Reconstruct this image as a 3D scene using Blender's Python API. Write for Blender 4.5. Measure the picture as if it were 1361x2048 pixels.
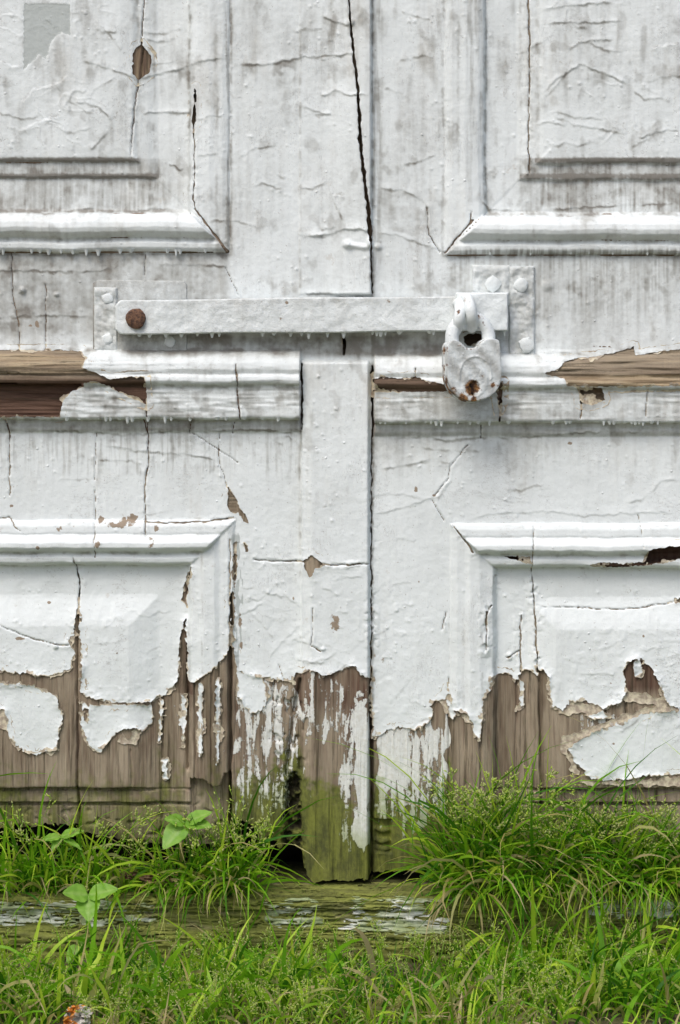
import bpy, bmesh, math, random
import numpy as np
from mathutils import Vector, Matrix, noise as mnoise

for o in list(bpy.data.objects):
    bpy.data.objects.remove(o)
S = bpy.context.scene
C = S.collection
random.seed(7)
RNG = np.random.default_rng(11)

# ------------------------------------------------------------------ camera, sky, sun, exposure
PPM = 1600.0                      # photo pixels per metre on the door plane (Y = 0)
CAM_D, CAM_Z = 2.6, 0.90
cam_d = bpy.data.cameras.new('camera')
cam = bpy.data.objects.new('camera', cam_d)
C.objects.link(cam)
cam.location = (0, -CAM_D, CAM_Z)
cam.rotation_euler = (math.radians(90), 0, 0)
cam_d.sensor_fit = 'VERTICAL'
cam_d.sensor_height = 36
cam_d.lens = 36 * CAM_D / 1.28
cam_d.shift_y = (0.64 - CAM_Z) / 1.28
cam_d.clip_start = 0.05
cam_d.clip_end = 500
S.camera = cam

SUN_EL, SUN_AZ = math.radians(54), math.radians(208)   # from the front, a little to the left of the viewer
world = bpy.data.worlds.new('World')
S.world = world
world.use_nodes = True
wn = world.node_tree.nodes
sky = wn.new('ShaderNodeTexSky')
sky.sky_type = 'NISHITA'
sky.sun_disc = False
sky.sun_elevation = SUN_EL
sky.sun_rotation = SUN_AZ
sky.air_density = 1.0
sky.dust_density = 3.9
sky.ozone_density = 1.0
bg = wn['Background']
bg.inputs['Strength'].default_value = 0.125
world.node_tree.links.new(sky.outputs[0], bg.inputs['Color'])

sun_d = bpy.data.lights.new('sun', 'SUN')
sun_d.energy = 1.15
sun_d.angle = math.radians(24)
sun_d.color = (1.0, 0.985, 0.96)
sun = bpy.data.objects.new('sun', sun_d)
C.objects.link(sun)
sd = Vector((math.sin(SUN_AZ) * math.cos(SUN_EL), math.cos(SUN_AZ) * math.cos(SUN_EL), math.sin(SUN_EL)))
sun.rotation_euler = (-sd).to_track_quat('-Z', 'Y').to_euler()
sun.location = (-2, -4, 5)

S.view_settings.view_transform = 'Standard'
S.view_settings.look = 'None'
S.view_settings.gamma = 1
S.view_settings.use_curve_mapping = False
S.view_settings.exposure = 0.41

# ------------------------------------------------------------------ helpers
def W(px, py, h=0.0):
    """photo pixel on the door plane, h millimetres proud of it"""
    return Vector(((px - 680.5) / PPM, -h / 1000, (2048 - py) / PPM))

def at(px, py, Y):
    """point at depth Y (metres) seen at a photo pixel"""
    k = (CAM_D + Y) / CAM_D
    return Vector(((px - 680.5) / PPM * k, Y, CAM_Z + ((2048 - py) / PPM - CAM_Z) * k))

def tag(o, label, cat=None, group=None, kind=None):
    o['label'] = label
    if cat: o['category'] = cat
    if group: o['group'] = group
    if kind: o['kind'] = kind
    return o

def empty(name, loc, label, cat, group=None):
    o = bpy.data.objects.new(name, None)
    C.objects.link(o)
    o.location = loc
    o.empty_display_size = 0.05
    return tag(o, label, cat, group)

def link(name, me, mat, parent=None, smooth=True):
    o = bpy.data.objects.new(name, me)
    C.objects.link(o)
    if mat: me.materials.append(mat)
    if parent:
        o.parent = parent                    # meshes are built in world coordinates
        if parent.type == 'EMPTY':
            o.matrix_parent_inverse = Matrix.Translation(-parent.location)
    if smooth:
        me.polygons.foreach_set('use_smooth', np.ones(len(me.polygons), bool))
    return o

def np_mesh(name, V, quads=None, tris=None, attrs=None):
    me = bpy.data.meshes.new(name)
    quads = np.zeros((0, 4), np.int32) if quads is None or len(quads) == 0 else np.asarray(quads, np.int32)
    tris = np.zeros((0, 3), np.int32) if tris is None or len(tris) == 0 else np.asarray(tris, np.int32)
    me.vertices.add(len(V))
    me.vertices.foreach_set('co', np.ascontiguousarray(V, np.float32).ravel())
    nl = quads.size + tris.size
    me.loops.add(nl)
    me.loops.foreach_set('vertex_index', np.concatenate([quads.ravel(), tris.ravel()]).astype(np.int32))
    me.polygons.add(len(quads) + len(tris))
    st = np.concatenate([np.arange(len(quads)) * 4, quads.size + np.arange(len(tris)) * 3]).astype(np.int32)
    me.polygons.foreach_set('loop_start', st)
    me.update(calc_edges=True)
    me.validate()
    if attrs:
        for k, a in attrs.items():
            at_ = me.attributes.new(k, 'FLOAT', 'POINT')
            at_.data.foreach_set('value', np.ascontiguousarray(a, np.float32))
    return me

# ------------------------------------------------------------------ noise on numpy arrays
def perlin(x, y, seed=0):
    r = np.random.default_rng(1000 + seed)
    p = r.permutation(256).astype(np.int32); p = np.concatenate([p, p])
    ang = r.uniform(0, 2 * np.pi, 256); gx, gy = np.cos(ang), np.sin(ang)
    xi = np.floor(x).astype(np.int32); yi = np.floor(y).astype(np.int32)
    xf = x - xi; yf = y - yi
    u = xf * xf * xf * (xf * (xf * 6 - 15) + 10); v = yf * yf * yf * (yf * (yf * 6 - 15) + 10)
    def g(ix, iy, fx, fy):
        h = p[p[ix & 255] + (iy & 255)]
        return gx[h] * fx + gy[h] * fy
    a = g(xi, yi, xf, yf); b = g(xi + 1, yi, xf - 1, yf)
    c = g(xi, yi + 1, xf, yf - 1); d = g(xi + 1, yi + 1, xf - 1, yf - 1)
    return ((a + (b - a) * u) * (1 - v) + (c + (d - c) * u) * v) * 1.5

def fbm(x, y, octv=3, seed=0, gain=0.5):
    s = 0; a = 1
    for i in range(octv):
        s = s + a * perlin(x * 2 ** i, y * 2 ** i, seed + i * 17); a *= gain
    return s

def ss(a, b, x):
    t = np.clip((x - a) / (b - a), 0, 1)
    return t * t * (3 - 2 * t)

def band(a, b, x, soft=6):
    return ss(a - soft, a + soft, x) * (1 - ss(b - soft, b + soft, x))

def poly_line(X, Y, pts, margin=30):
    """distance to a polyline, signed side, and index slice"""
    pts = np.array(pts, float)
    D = np.full(X.shape, 1e3); Sg = np.zeros(X.shape); T = np.zeros(X.shape)
    n = len(pts) - 1
    for i in range(n):
        a, b = pts[i], pts[i + 1]
        e = b - a; L2 = max(e @ e, 1e-9)
        t = np.clip(((X - a[0]) * e[0] + (Y - a[1]) * e[1]) / L2, 0, 1)
        dx = X - a[0] - t * e[0]; dy = Y - a[1] - t * e[1]
        d = np.hypot(dx, dy)
        k = d < D
        D = np.where(k, d, D)
        Sg = np.where(k, np.sign(e[0] * dy - e[1] * dx), Sg)
        T = np.where(k, (i + t) / n, T)
    return D, Sg, T

def sdf(X, Y, pts):
    pts = np.array(pts, float)
    D = np.full(X.shape, 1e6); ins = np.zeros(X.shape, bool)
    for i in range(len(pts)):
        a, b = pts[i - 1], pts[i]
        e = b - a; L2 = max(e @ e, 1e-9)
        t = np.clip(((X - a[0]) * e[0] + (Y - a[1]) * e[1]) / L2, 0, 1)
        D = np.minimum(D, (X - a[0] - t * e[0]) ** 2 + (Y - a[1] - t * e[1]) ** 2)
        if a[1] != b[1]:
            c = ((a[1] > Y) != (b[1] > Y)) & (X < (b[0] - a[0]) * (Y - a[1]) / (b[1] - a[1]) + a[0])
            ins ^= c
    D = np.sqrt(D)
    return np.where(ins, D, -D)

class Grid:
    """the door's face in photo pixels; rows and columns denser where the photograph looks"""
    def __init__(s, xs, ys):
        s.xs, s.ys = xs, ys
        s.X, s.Y = np.meshgrid(xs, ys)
    def win(s, pts, mg):
        pts = np.array(pts, float)
        i0, i1 = np.searchsorted(s.xs, [pts[:, 0].min() - mg, pts[:, 0].max() + mg])
        j0, j1 = np.searchsorted(s.ys, [pts[:, 1].min() - mg, pts[:, 1].max() + mg])
        return slice(j0, max(j1, j0 + 1)), slice(i0, max(i1, i0 + 1))

def axis(a, b, segs):
    """segs: (from, step) pieces"""
    out = []
    for k, (s0, st) in enumerate(segs):
        e = segs[k + 1][0] if k + 1 < len(segs) else b
        out.append(np.arange(s0, e, st))
    return np.unique(np.concatenate(out + [np.array([b])])).astype(float)

# ------------------------------------------------------------------ materials
def new_mat(name):
    m = bpy.data.materials.new(name); m.use_nodes = True
    nt = m.node_tree
    return m, nt, nt.nodes, nt.nodes['Principled BSDF']

class NB:
    def __init__(s, nt): s.nt = nt; s.N = nt.nodes
    def L(s, a, b): s.nt.links.new(a, b)
    def val(s, sock, v):
        if isinstance(v, bpy.types.NodeSocket): s.L(v, sock)
        else: sock.default_value = v
    def attr(s, n):
        a = s.N.new('ShaderNodeAttribute'); a.attribute_name = n; return a.outputs['Fac']
    def coord(s, scale=(1, 1, 1)):
        t = s.N.new('ShaderNodeTexCoord'); m = s.N.new('ShaderNodeMapping')
        m.inputs['Scale'].default_value = scale
        s.L(t.outputs['Object'], m.inputs['Vector']); return m.outputs[0]
    def noise(s, scale, detail=4, rough=0.55, stretch=(1, 1, 1), dist=0.0):
        n = s.N.new('ShaderNodeTexNoise'); n.inputs['Scale'].default_value = scale
        n.inputs['Detail'].default_value = detail; n.inputs['Roughness'].default_value = rough
        n.inputs['Distortion'].default_value = dist
        s.L(s.coord(stretch), n.inputs['Vector']); return n.outputs['Fac']
    def voro(s, scale, stretch=(1, 1, 1)):
        n = s.N.new('ShaderNodeTexVoronoi'); n.inputs['Scale'].default_value = scale
        s.L(s.coord(stretch), n.inputs['Vector']); return n.outputs['Distance']
    def m(s, op, a, b=0.0, c=None, clamp=False):
        n = s.N.new('ShaderNodeMath'); n.operation = op; n.use_clamp = clamp
        s.val(n.inputs[0], a); s.val(n.inputs[1], b)
        if c is not None: s.val(n.inputs[2], c)
        return n.outputs[0]
    def rng(s, v, a, b, c=0.0, d=1.0):
        n = s.N.new('ShaderNodeMapRange'); n.interpolation_type = 'SMOOTHSTEP'
        s.val(n.inputs['Value'], v)
        for k, x in zip(('From Min', 'From Max', 'To Min', 'To Max'), (a, b, c, d)): s.val(n.inputs[k], x)
        return n.outputs[0]
    def mix(s, f, a, b):
        n = s.N.new('ShaderNodeMix'); n.data_type = 'RGBA'
        s.val(n.inputs[0], f)
        for sk, v in ((n.inputs[6], a), (n.inputs[7], b)):
            if isinstance(v, tuple): v = (*v[:3], 1)
            s.val(sk, v)
        return n.outputs[2]
    def bump(s, h, strength, dist, prev=None):
        n = s.N.new('ShaderNodeBump'); n.inputs['Strength'].default_value = strength
        n.inputs['Distance'].default_value = dist
        s.L(h, n.inputs['Height'])
        if prev: s.L(prev, n.inputs['Normal'])
        return n.outputs[0]

def paint_material(name='weathered_white_paint', hardware=False):
    m, nt, N, P = new_mat(name); b = NB(nt)
    big = b.noise(9, 4, 0.6)
    fine = b.noise(160, 3, 0.6)
    brush = b.noise(60, 5, 0.62, (1, 1, 0.06))
    speck = b.noise(420, 2, 0.5)
    col = b.mix(b.rng(big, 0.35, 0.7), (0.772, 0.815, 0.815), (0.705, 0.745, 0.742))
    col = b.mix(b.m('MULTIPLY', b.rng(brush, 0.5, 0.75), 0.16), col, (0.56, 0.58, 0.57))
    col = b.mix(b.m('MULTIPLY', b.rng(b.noise(24, 5, 0.65, (1, 1, 0.3)), 0.48, 0.74), b.m('ADD', 0.08, b.m('MULTIPLY', b.attr('dirt_shade'), 0.8))), col, (0.56, 0.545, 0.49))
    # grime, and shade painted under the locking bar, with a ragged outline
    d = b.attr('dirt_shade')
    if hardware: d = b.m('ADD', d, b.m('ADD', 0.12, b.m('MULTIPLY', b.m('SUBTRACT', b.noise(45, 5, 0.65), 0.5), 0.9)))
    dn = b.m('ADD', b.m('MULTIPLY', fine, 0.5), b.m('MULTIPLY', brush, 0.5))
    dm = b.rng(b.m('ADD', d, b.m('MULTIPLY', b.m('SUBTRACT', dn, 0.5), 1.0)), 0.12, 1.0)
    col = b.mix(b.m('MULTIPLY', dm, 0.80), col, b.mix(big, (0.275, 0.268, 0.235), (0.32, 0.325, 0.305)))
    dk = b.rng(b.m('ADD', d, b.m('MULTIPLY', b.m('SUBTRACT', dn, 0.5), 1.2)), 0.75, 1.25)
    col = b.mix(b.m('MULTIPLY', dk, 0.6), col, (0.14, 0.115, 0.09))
    # fine crazing
    vz = N.new('ShaderNodeTexVoronoi'); vz.feature = 'DISTANCE_TO_EDGE'; vz.inputs['Scale'].default_value = 21
    wv = N.new('ShaderNodeVectorMath'); wv.operation = 'ADD'
    nz = N.new('ShaderNodeTexNoise'); nz.inputs['Scale'].default_value = 30; nz.inputs['Detail'].default_value = 4
    sc_ = N.new('ShaderNodeVectorMath'); sc_.operation = 'SCALE'; sc_.inputs['Scale'].default_value = 0.07
    b.L(b.coord((1, 1, 0.55)), wv.inputs[0]); b.L(nz.outputs['Color'], sc_.inputs[0]); b.L(sc_.outputs[0], wv.inputs[1]); b.L(wv.outputs[0], vz.inputs['Vector'])
    craze = b.m('MULTIPLY', b.rng(vz.outputs['Distance'], 0.0, 0.018, 1.0, 0.0), b.rng(b.noise(13, 3), 0.50, 0.60))
    col = b.mix(b.m('MULTIPLY', craze, 0.42), col, (0.22, 0.18, 0.14))
    # dark specks and small tan stains
    st = b.rng(b.noise(38, 4, 0.7), 0.66, 0.74)
    col = b.mix(b.m('MULTIPLY', st, 0.34), col, (0.45, 0.40, 0.33))
    sp = b.rng(speck, 0.70, 0.75)
    col = b.mix(b.m('MULTIPLY', sp, 0.5), col, (0.25, 0.2, 0.16))
    # older grey-green coat under the newest one
    col = b.mix(b.rng(b.m('ADD', b.attr('old'), b.m('MULTIPLY', fine, 0.1)), 0.4, 0.62), col, (0.47, 0.505, 0.49))
    # cream layers showing at broken edges
    ed = b.m('MULTIPLY', b.rng(b.m('ADD', b.attr('edge'), b.m('MULTIPLY', b.m('SUBTRACT', b.noise(90, 3), 0.5), 1.6)), 0.45, 0.8), 0.85)
    col = b.mix(ed, col, b.mix(b.rng(fine, 0.35, 0.65), (0.62, 0.54, 0.37), (0.30, 0.22, 0.145)))
    # bare brown flecks at stained spots
    sc = b.rng(b.m('ADD', b.attr('scab'), b.m('MULTIPLY', b.m('SUBTRACT', fine, 0.5), 1.2)), 0.45, 0.62)
    col = b.mix(sc, col, b.mix(fine, (0.22, 0.16, 0.11), (0.36, 0.30, 0.23)))
    # grime packed into hairline cracks
    col = b.mix(b.m('MULTIPLY', b.rng(b.attr('crack'), 0.25, 0.8), 0.92), col, (0.07, 0.055, 0.045))
    if True:
        ru = b.rng(b.m('ADD', b.attr('rust'), b.m('MULTIPLY', b.m('SUBTRACT', b.noise(130, 4, 0.65), 0.5), 1.5)), 0.36, 0.66)
        col = b.mix(ru, col, b.mix(b.rng(b.noise(260, 3), 0.4, 0.62), (0.30, 0.155, 0.055), (0.085, 0.042, 0.026)))
    b.L(col, P.inputs['Base Color'])
    P.inputs['Roughness'].default_value = 0.62
    P.inputs['Specular IOR Level'].default_value = 0.3
    pim = b.rng(b.voro(75), 0.0, 0.16, 1.0, 0.0)
    pm = b.m('MULTIPLY', pim, b.rng(b.noise(22, 2), 0.48, 0.62))
    n1 = b.bump(b.m('ADD', b.m('MULTIPLY', brush, 0.8), b.m('MULTIPLY', fine, 0.5)), 0.5, 0.0018)
    n2 = b.bump(pm, 0.6, 0.0014, n1)
    n2 = b.bump(craze, 0.35, -0.0008, n2)
    n3 = b.bump(b.noise(26 if not hardware else 110, 5, 0.65), 0.30 if not hardware else 0.55, 0.004 if not hardware else 0.003, n2)
    b.L(n3, P.inputs['Normal'])
    return m

def wood_material(name, vertical=True):
    m, nt, N, P = new_mat(name); b = NB(nt)
    st = (1, 1, 0.045) if vertical else (0.045, 1, 1)
    st2 = (1, 1, 0.12) if vertical else (0.12, 1, 1)
    g1 = b.noise(150, 6, 0.68, st, 0.15)
    g2 = b.noise(46, 5, 0.6, st2, 0.3)
    fine = b.noise(190, 4, 0.65)
    blot = b.noise(16, 4, 0.6)
    col = b.mix(b.rng(g2, 0.32, 0.68), (0.215, 0.170, 0.118), (0.350, 0.290, 0.212))
    blot2 = b.noise(22, 5, 0.65, st2 if not vertical else (1, 1, 0.3))
    col = b.mix(b.m('MULTIPLY', b.rng(blot2, 0.45, 0.7), 0.5), col, (0.15, 0.102, 0.070))
    strk = b.noise(34, 5, 0.6, (1, 1, 0.1) if vertical else (0.1, 1, 1))
    col = b.mix(b.m('MULTIPLY', b.rng(strk, 0.5, 0.72), b.m('ADD', 0.24, b.m('MULTIPLY', b.attr('moss'), 0.6))), col, (0.075, 0.068, 0.032))
    col = b.mix(b.m('MULTIPLY', b.rng(strk, 0.48, 0.28), 0.5), col, (0.40, 0.325, 0.235))
    fr = b.attr('fresh')
    col = b.mix(fr, col, b.mix(b.rng(g2, 0.35, 0.65), (0.060, 0.032, 0.022), (0.140, 0.080, 0.056)))
    oc = b.rng(b.m('ADD', b.attr('ochre'), b.m('MULTIPLY', b.m('SUBTRACT', g2, 0.5), 1.5)), 0.35, 0.7)
    col = b.mix(oc, col, b.mix(b.rng(g1, 0.4, 0.6), (0.27, 0.20, 0.125), (0.45, 0.36, 0.235)))
    g3 = b.noise(330, 4, 0.6, (1, 1, 0.03) if vertical else (0.03, 1, 1), 0.1)
    col = b.mix(b.m('MULTIPLY', b.rng(g3, 0.52, 0.40), b.m('MULTIPLY', b.m('SUBTRACT', 1.0, fr), 0.22)), col, (0.42, 0.36, 0.27))
    col = b.mix(b.m('MULTIPLY', b.rng(g1, 0.52, 0.72), 0.48), col, (0.085, 0.062, 0.044))
    col = b.mix(b.m('MULTIPLY', b.rng(g3, 0.58, 0.70), 0.6), col, (0.05, 0.036, 0.026))
    # algae and moss
    mo = b.m('ADD', b.attr('moss'), b.m('MULTIPLY', b.m('SUBTRACT', blot, 0.5), 0.9))
    gm = b.mix(b.rng(b.m('ADD', b.m('MULTIPLY', b.noise(60, 6, 0.7, (1, 1, 0.35) if vertical else (0.18, 1, 1)), 0.75), b.m('MULTIPLY', fine, 0.25)), 0.34, 0.66), (0.048, 0.062, 0.012) if vertical else (0.085, 0.10, 0.018), (0.195, 0.220, 0.034) if vertical else (0.27, 0.30, 0.055))
    col = b.mix(b.m('MULTIPLY', b.rng(b.m('ADD', mo, b.m('MULTIPLY', b.m('SUBTRACT', strk, 0.5), 1.1)), 0.22, 0.95), 0.88), col, gm)
    col = b.mix(b.m('MULTIPLY', b.rng(b.m('ADD', b.attr('rot'), b.m('MULTIPLY', b.m('SUBTRACT', blot, 0.5), 0.8)), 0.4, 0.8), 0.9), col, (0.018, 0.014, 0.010))
    col = b.mix(b.m('MULTIPLY', b.rng(g1, 0.54, 0.66), 0.55), col, (0.028, 0.026, 0.012))
    # remnants of white paint clinging to the grain
    fl = b.attr('flake')
    fn = b.m('ADD', b.m('MULTIPLY', b.noise(85, 6, 0.70, (1, 1, 0.13) if vertical else (0.2, 1, 1), 0.5), 0.75), b.m('MULTIPLY', fine, 0.25))
    if not vertical:
        fn = b.m('ADD', b.m('MULTIPLY', fn, 0.7), b.m('MULTIPLY', b.m('SUBTRACT', 1.0, g1), 0.3))
    fm = b.rng(b.m('ADD', b.m('MULTIPLY', fl, 0.62), fn), 0.80, 0.83 if vertical else 0.88)
    fcol = b.mix(b.rng(fine, 0.35, 0.7), (0.76, 0.775, 0.75), (0.64, 0.64, 0.585))
    fcol = b.mix(b.m('MULTIPLY', b.rng(mo, 0.6, 1.2), 0.75 if vertical else 1.0), fcol, (0.36, 0.41, 0.20) if vertical else (0.31, 0.36, 0.19))
    col = b.mix(fm, col, fcol)
    b.L(col, P.inputs['Base Color'])
    P.inputs['Roughness'].default_value = 0.85
    P.inputs['Specular IOR Level'].default_value = 0.2
    n1 = b.bump(b.m('ADD', g1, b.m('MULTIPLY', g3, 0.6)), 0.75, 0.0026)
    n2 = b.bump(fm, 0.7, 0.0012, n1)
    n3 = b.bump(fine, 0.35, 0.0015, n2)
    b.L(n3, P.inputs['Normal'])
    return m

def rust_material():
    m, nt, N, P = new_mat('rusted_iron'); b = NB(nt)
    f = b.noise(240, 4, 0.65)
    col = b.mix(b.rng(f, 0.35, 0.65), (0.06, 0.032, 0.024), (0.20, 0.105, 0.06))
    b.L(col, P.inputs['Base Color']); P.inputs['Roughness'].default_value = 0.9
    b.L(b.bump(f, 0.8, 0.002), P.inputs['Normal'])
    return m

def simple_mat(name, c1, c2, scale=60, rough=0.9, bump=0.5, dist=0.004):
    m, nt, N, P = new_mat(name); b = NB(nt)
    f = b.noise(scale, 6, 0.65)
    b.L(b.mix(b.rng(f, 0.32, 0.68), c1, c2), P.inputs['Base Color'])
    P.inputs['Roughness'].default_value = rough
    P.inputs['Specular IOR Level'].default_value = 0.2
    b.L(b.bump(f, bump, dist), P.inputs['Normal'])
    return m

def grass_material():
    m, nt, N, P = new_mat('grass_blade'); b = NB(nt)
    t = b.attr('tone'); dry = b.attr('dry')
    g = b.mix(b.rng(t, 0.0, 0.5), (0.042, 0.165, 0.006), (0.195, 0.450, 0.012))
    g = b.mix(b.rng(t, 0.5, 1.0), g, (0.52, 0.70, 0.055))
    g = b.mix(b.rng(t, 1.05, 1.4), g, (0.58, 0.62, 0.26))
    g = b.mix(dry, g, b.mix(b.rng(t, 0.2, 0.8), (0.42, 0.35, 0.12), (0.58, 0.48, 0.26)))
    b.L(g, P.inputs['Base Color']); P.inputs['Roughness'].default_value = 0.5
    P.inputs['Specular IOR Level'].default_value = 0.35
    tr = N.new('ShaderNodeBsdfTranslucent'); b.L(g, tr.inputs['Color'])
    mx = N.new('ShaderNodeMixShader'); mx.inputs[0].default_value = 0.45
    b.L(P.outputs[0], mx.inputs[1]); b.L(tr.outputs[0], mx.inputs[2])
    b.L(mx.outputs[0], N['Material Output'].inputs['Surface'])
    return m

def leaf_material():
    m, nt, N, P = new_mat('seedling_leaf'); b = NB(nt)
    v = b.attr('vein'); f = b.noise(70, 3)
    g = b.mix(b.rng(f, 0.3, 0.7), (0.165, 0.36, 0.030), (0.25, 0.46, 0.055))
    g = b.mix(b.m('MULTIPLY', v, 0.5), g, (0.36, 0.52, 0.14))
    b.L(g, P.inputs['Base Color']); P.inputs['Roughness'].default_value = 0.48
    b.L(b.bump(v, 0.4, 0.0015), P.inputs['Normal'])
    tr = N.new('ShaderNodeBsdfTranslucent'); b.L(g, tr.inputs['Color'])
    mx = N.new('ShaderNodeMixShader'); mx.inputs[0].default_value = 0.3
    b.L(P.outputs[0], mx.inputs[1]); b.L(tr.outputs[0], mx.inputs[2])
    b.L(mx.outputs[0], N['Material Output'].inputs['Surface'])
    return m

M_PAINT = paint_material()
M_HARD = paint_material('painted_iron', True)
M_WV = wood_material('weathered_wood_upright', True)
M_WH = wood_material('weathered_wood_level', False)
M_RUST = rust_material()
M_GRASS = grass_material()
M_LEAF = leaf_material()
M_SOIL = simple_mat('damp_soil', (0.012, 0.009, 0.006), (0.055, 0.040, 0.024), 90, 0.95, 0.9, 0.01)
M_DARK = simple_mat('dark_interior', (0.012, 0.010, 0.009), (0.03, 0.025, 0.02), 12)

# ================================================================== THE DOOR
# ---- structure heights in millimetres, as functions of photo pixels
UP = np.array([(-9, 0), (0, 0), (2.5, 6), (9, 9), (18, 9), (23, 6), (28, 6), (33, 12), (41, 17), (50, 18.5), (60, 17), (69, 12), (76, 4), (80, -7), (86, -10.5),
               (149, -12), (153, -8), (158, -7.5), (181, -7.2), (185, -3), (192, -1.5), (210, -1), (2000, -1)], float)
LO = np.array([(-9, 0), (0, 0), (3, 4), (12, 7), (24, 7.5), (28, 6.5), (34, 11), (43, 15.5), (52, 15.5), (59, 11), (64, 4.5), (68, 3.5), (74, 6), (82, 5.5), (87, 2), (91, -9), (97, -10),
               (150, -10.5), (158, -9.5), (200, -1.5), (212, 0), (2000, 0)], float)
BOT = np.array([(-900, -11), (147, -11), (150, -16), (153, -15), (156, -7), (160, -7.5), (177, -8), (180, -12), (183, -11), (187, -0.5), (192, 0), (2000, 0)], float)
LED = np.array([(690, 0), (700, 1.5), (703, 8), (712, 17), (726, 23), (737, 24.5), (743, 23), (747, 22), (752, 25.5), (760, 26.5), (766, 24), (770, 20), (775, 18.5), (830, 18), (835, 16.5), (838.5, 5),
                (845, 4.5), (857, 4), (862, 2), (866, 0), (900, 0)], float)
LEDR = LED + np.array([[7, 0]])

def part_geometry(X, Y):
    """distances used both for the height and for telling the parts apart"""
    left = X < 605
    wob = 2.4 * perlin(X / 90, Y / 90, 3) + 1.0 * perlin(X / 24, Y / 24, 5)
    duL = np.minimum(460 - X, 505 - Y) + wob
    duR = np.minimum(X - 890, 510 - Y) + wob
    dlL = np.minimum(470 - X, Y - 1040) + wob
    dlR = np.minimum(X - 900, Y - 1046) + wob
    return duL, duR, dlL, dlR

def structure(X, Y):
    duL, duR, dlL, dlR = part_geometry(X, Y)
    H = np.zeros_like(X)
    # the upright lengths of moulding are choked with paint and much flatter than the level ones
    for d, side in ((duL, (505 - Y) - (460 - X)), (duR, (510 - Y) - (X - 890))):
        h = np.interp(d, UP[:, 0], UP[:, 1])
        hs = np.interp(d, [0, 4, 14, 30, 40, 66, 76, 84, 145, 165, 186, 196, 220, 2000], [0, 2.2, 4.2, 4.6, 5.6, 3.6, 0, -9.5, -11.2, -7.8, -6, -2.8, -1, -1])
        k = ss(-3, 5, side)
        H = np.where(d > 0, h * (1 - k) + hs * k, H)
    for d, side in ((dlL, (Y - 1040) - (470 - X)), (dlR, (Y - 1046) - (X - 900))):
        h = np.interp(d, LO[:, 0], LO[:, 1])
        hs = np.interp(d, [0, 4, 14, 30, 40, 60, 74, 86, 95, 150, 160, 200, 212, 2000], [0, 2.5, 5, 5, 7.5, 7, 4, 2, -9.4, -9.6, -9.6, -9.6, -9.6, -9.6])
        k = ss(-3, 5, side) * (d < 96)
        h = h * (1 - k) + hs * k
        hb = np.interp(1763 - Y + 1.5 * perlin(X / 60, Y / 60, 4), BOT[:, 0], BOT[:, 1])
        h = np.where(d > 88, np.minimum(h, hb), h)
        H = np.where(d > 0, h, H)
    # side moulding of the left lower panel has rotted off near the ground
    brk = 1556 + 14 * ss(405, 425, X) - 26 * ss(440, 452, X)
    H = np.where((X > 380) & (X < 464) & (Y > brk), np.minimum(H, -12), H)
    H = np.where((X > 905) & (X < 985) & (Y > 1640), np.minimum(H, -6), H)
    # ledge mouldings
    lw = 2.4 * perlin(X / 120, Y / 40, 8) + 1.0 * perlin(X / 26, Y / 40, 9)
    H = np.where((X < 601) & (Y > 690) & (Y < 880), H + np.interp(Y + lw, LED[:, 0], LED[:, 1]), H)
    H = np.where((X > 748) & (Y > 690) & (Y < 890), H + np.interp(Y + lw, LEDR[:, 0], LEDR[:, 1]), H)
    # meeting strips
    lo = ss(603, 606, X) * 7 + ss(606, 626, X) * 4.5
    lo = lo * (1 - ss(735, 741, X)) * ss(717, 727, Y)
    H = H + lo
    up = (0.9 * ss(597, 602, X) + 10 * ss(640, 742, X)) * (1 - ss(740, 746, X)) * (1 - ss(586, 592, Y))
    H = H + up
    return H

def part_id(X, Y):
    duL, duR, dlL, dlR = part_geometry(X, Y)
    P = np.zeros(X.shape, np.int32)
    L = X < 743.5
    P[L] = 1                                    # left stile
    P[~L] = 21                                  # right stile
    P[(X < 464) & (Y < 700)] = 2                # lock rail
    P[(X < 605) & (Y >= 700) & (Y < 864)] = 3   # ledge moulding
    P[(X < 474) & (Y >= 864)] = 4               # middle rail
    P[(duL > 0) & (duL <= 84)] = 5
    P[(duL > 0) & (duL <= 84) & (460 - X < 505 - Y)] = 6
    P[duL > 84] = 7
    P[(dlL > 0) & (dlL <= 91)] = 8
    P[(dlL > 0) & (dlL <= 91) & (470 - X < Y - 1040)] = 9
    P[dlL > 91] = 10
    P[(X > 455) & (X < 605) & (Y < 495) & (P == 2)] = 1; P[(X > 464) & (X < 605) & (Y > 1050) & (P == 4)] = 1
    P[(X >= 605) & L & (Y >= 718)] = 11         # lower meeting strip
    P[(X >= 599) & (X < 745.5) & (Y < 591)] = 12  # upper meeting strip
    R = X >= 743.5
    P[R & (X > 886) & (Y < 706)] = 22
    P[R & (Y >= 706) & (Y < 871)] = 23
    P[R & (X > 896) & (Y >= 871)] = 24
    P[(duR > 0) & (duR <= 84)] = 25
    P[(duR > 0) & (duR <= 84) & (X - 890 < 510 - Y)] = 26
    P[duR > 84] = 27
    P[(dlR > 0) & (dlR <= 91)] = 28
    P[(dlR > 0) & (dlR <= 91) & (X - 900 < Y - 1046)] = 29
    P[dlR > 91] = 30
    P[R & (X < 895) & (Y < 500) & (P == 22)] = 21; P[R & (X < 906) & (Y > 1056) & (P == 24)] = 21
    return P

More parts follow.
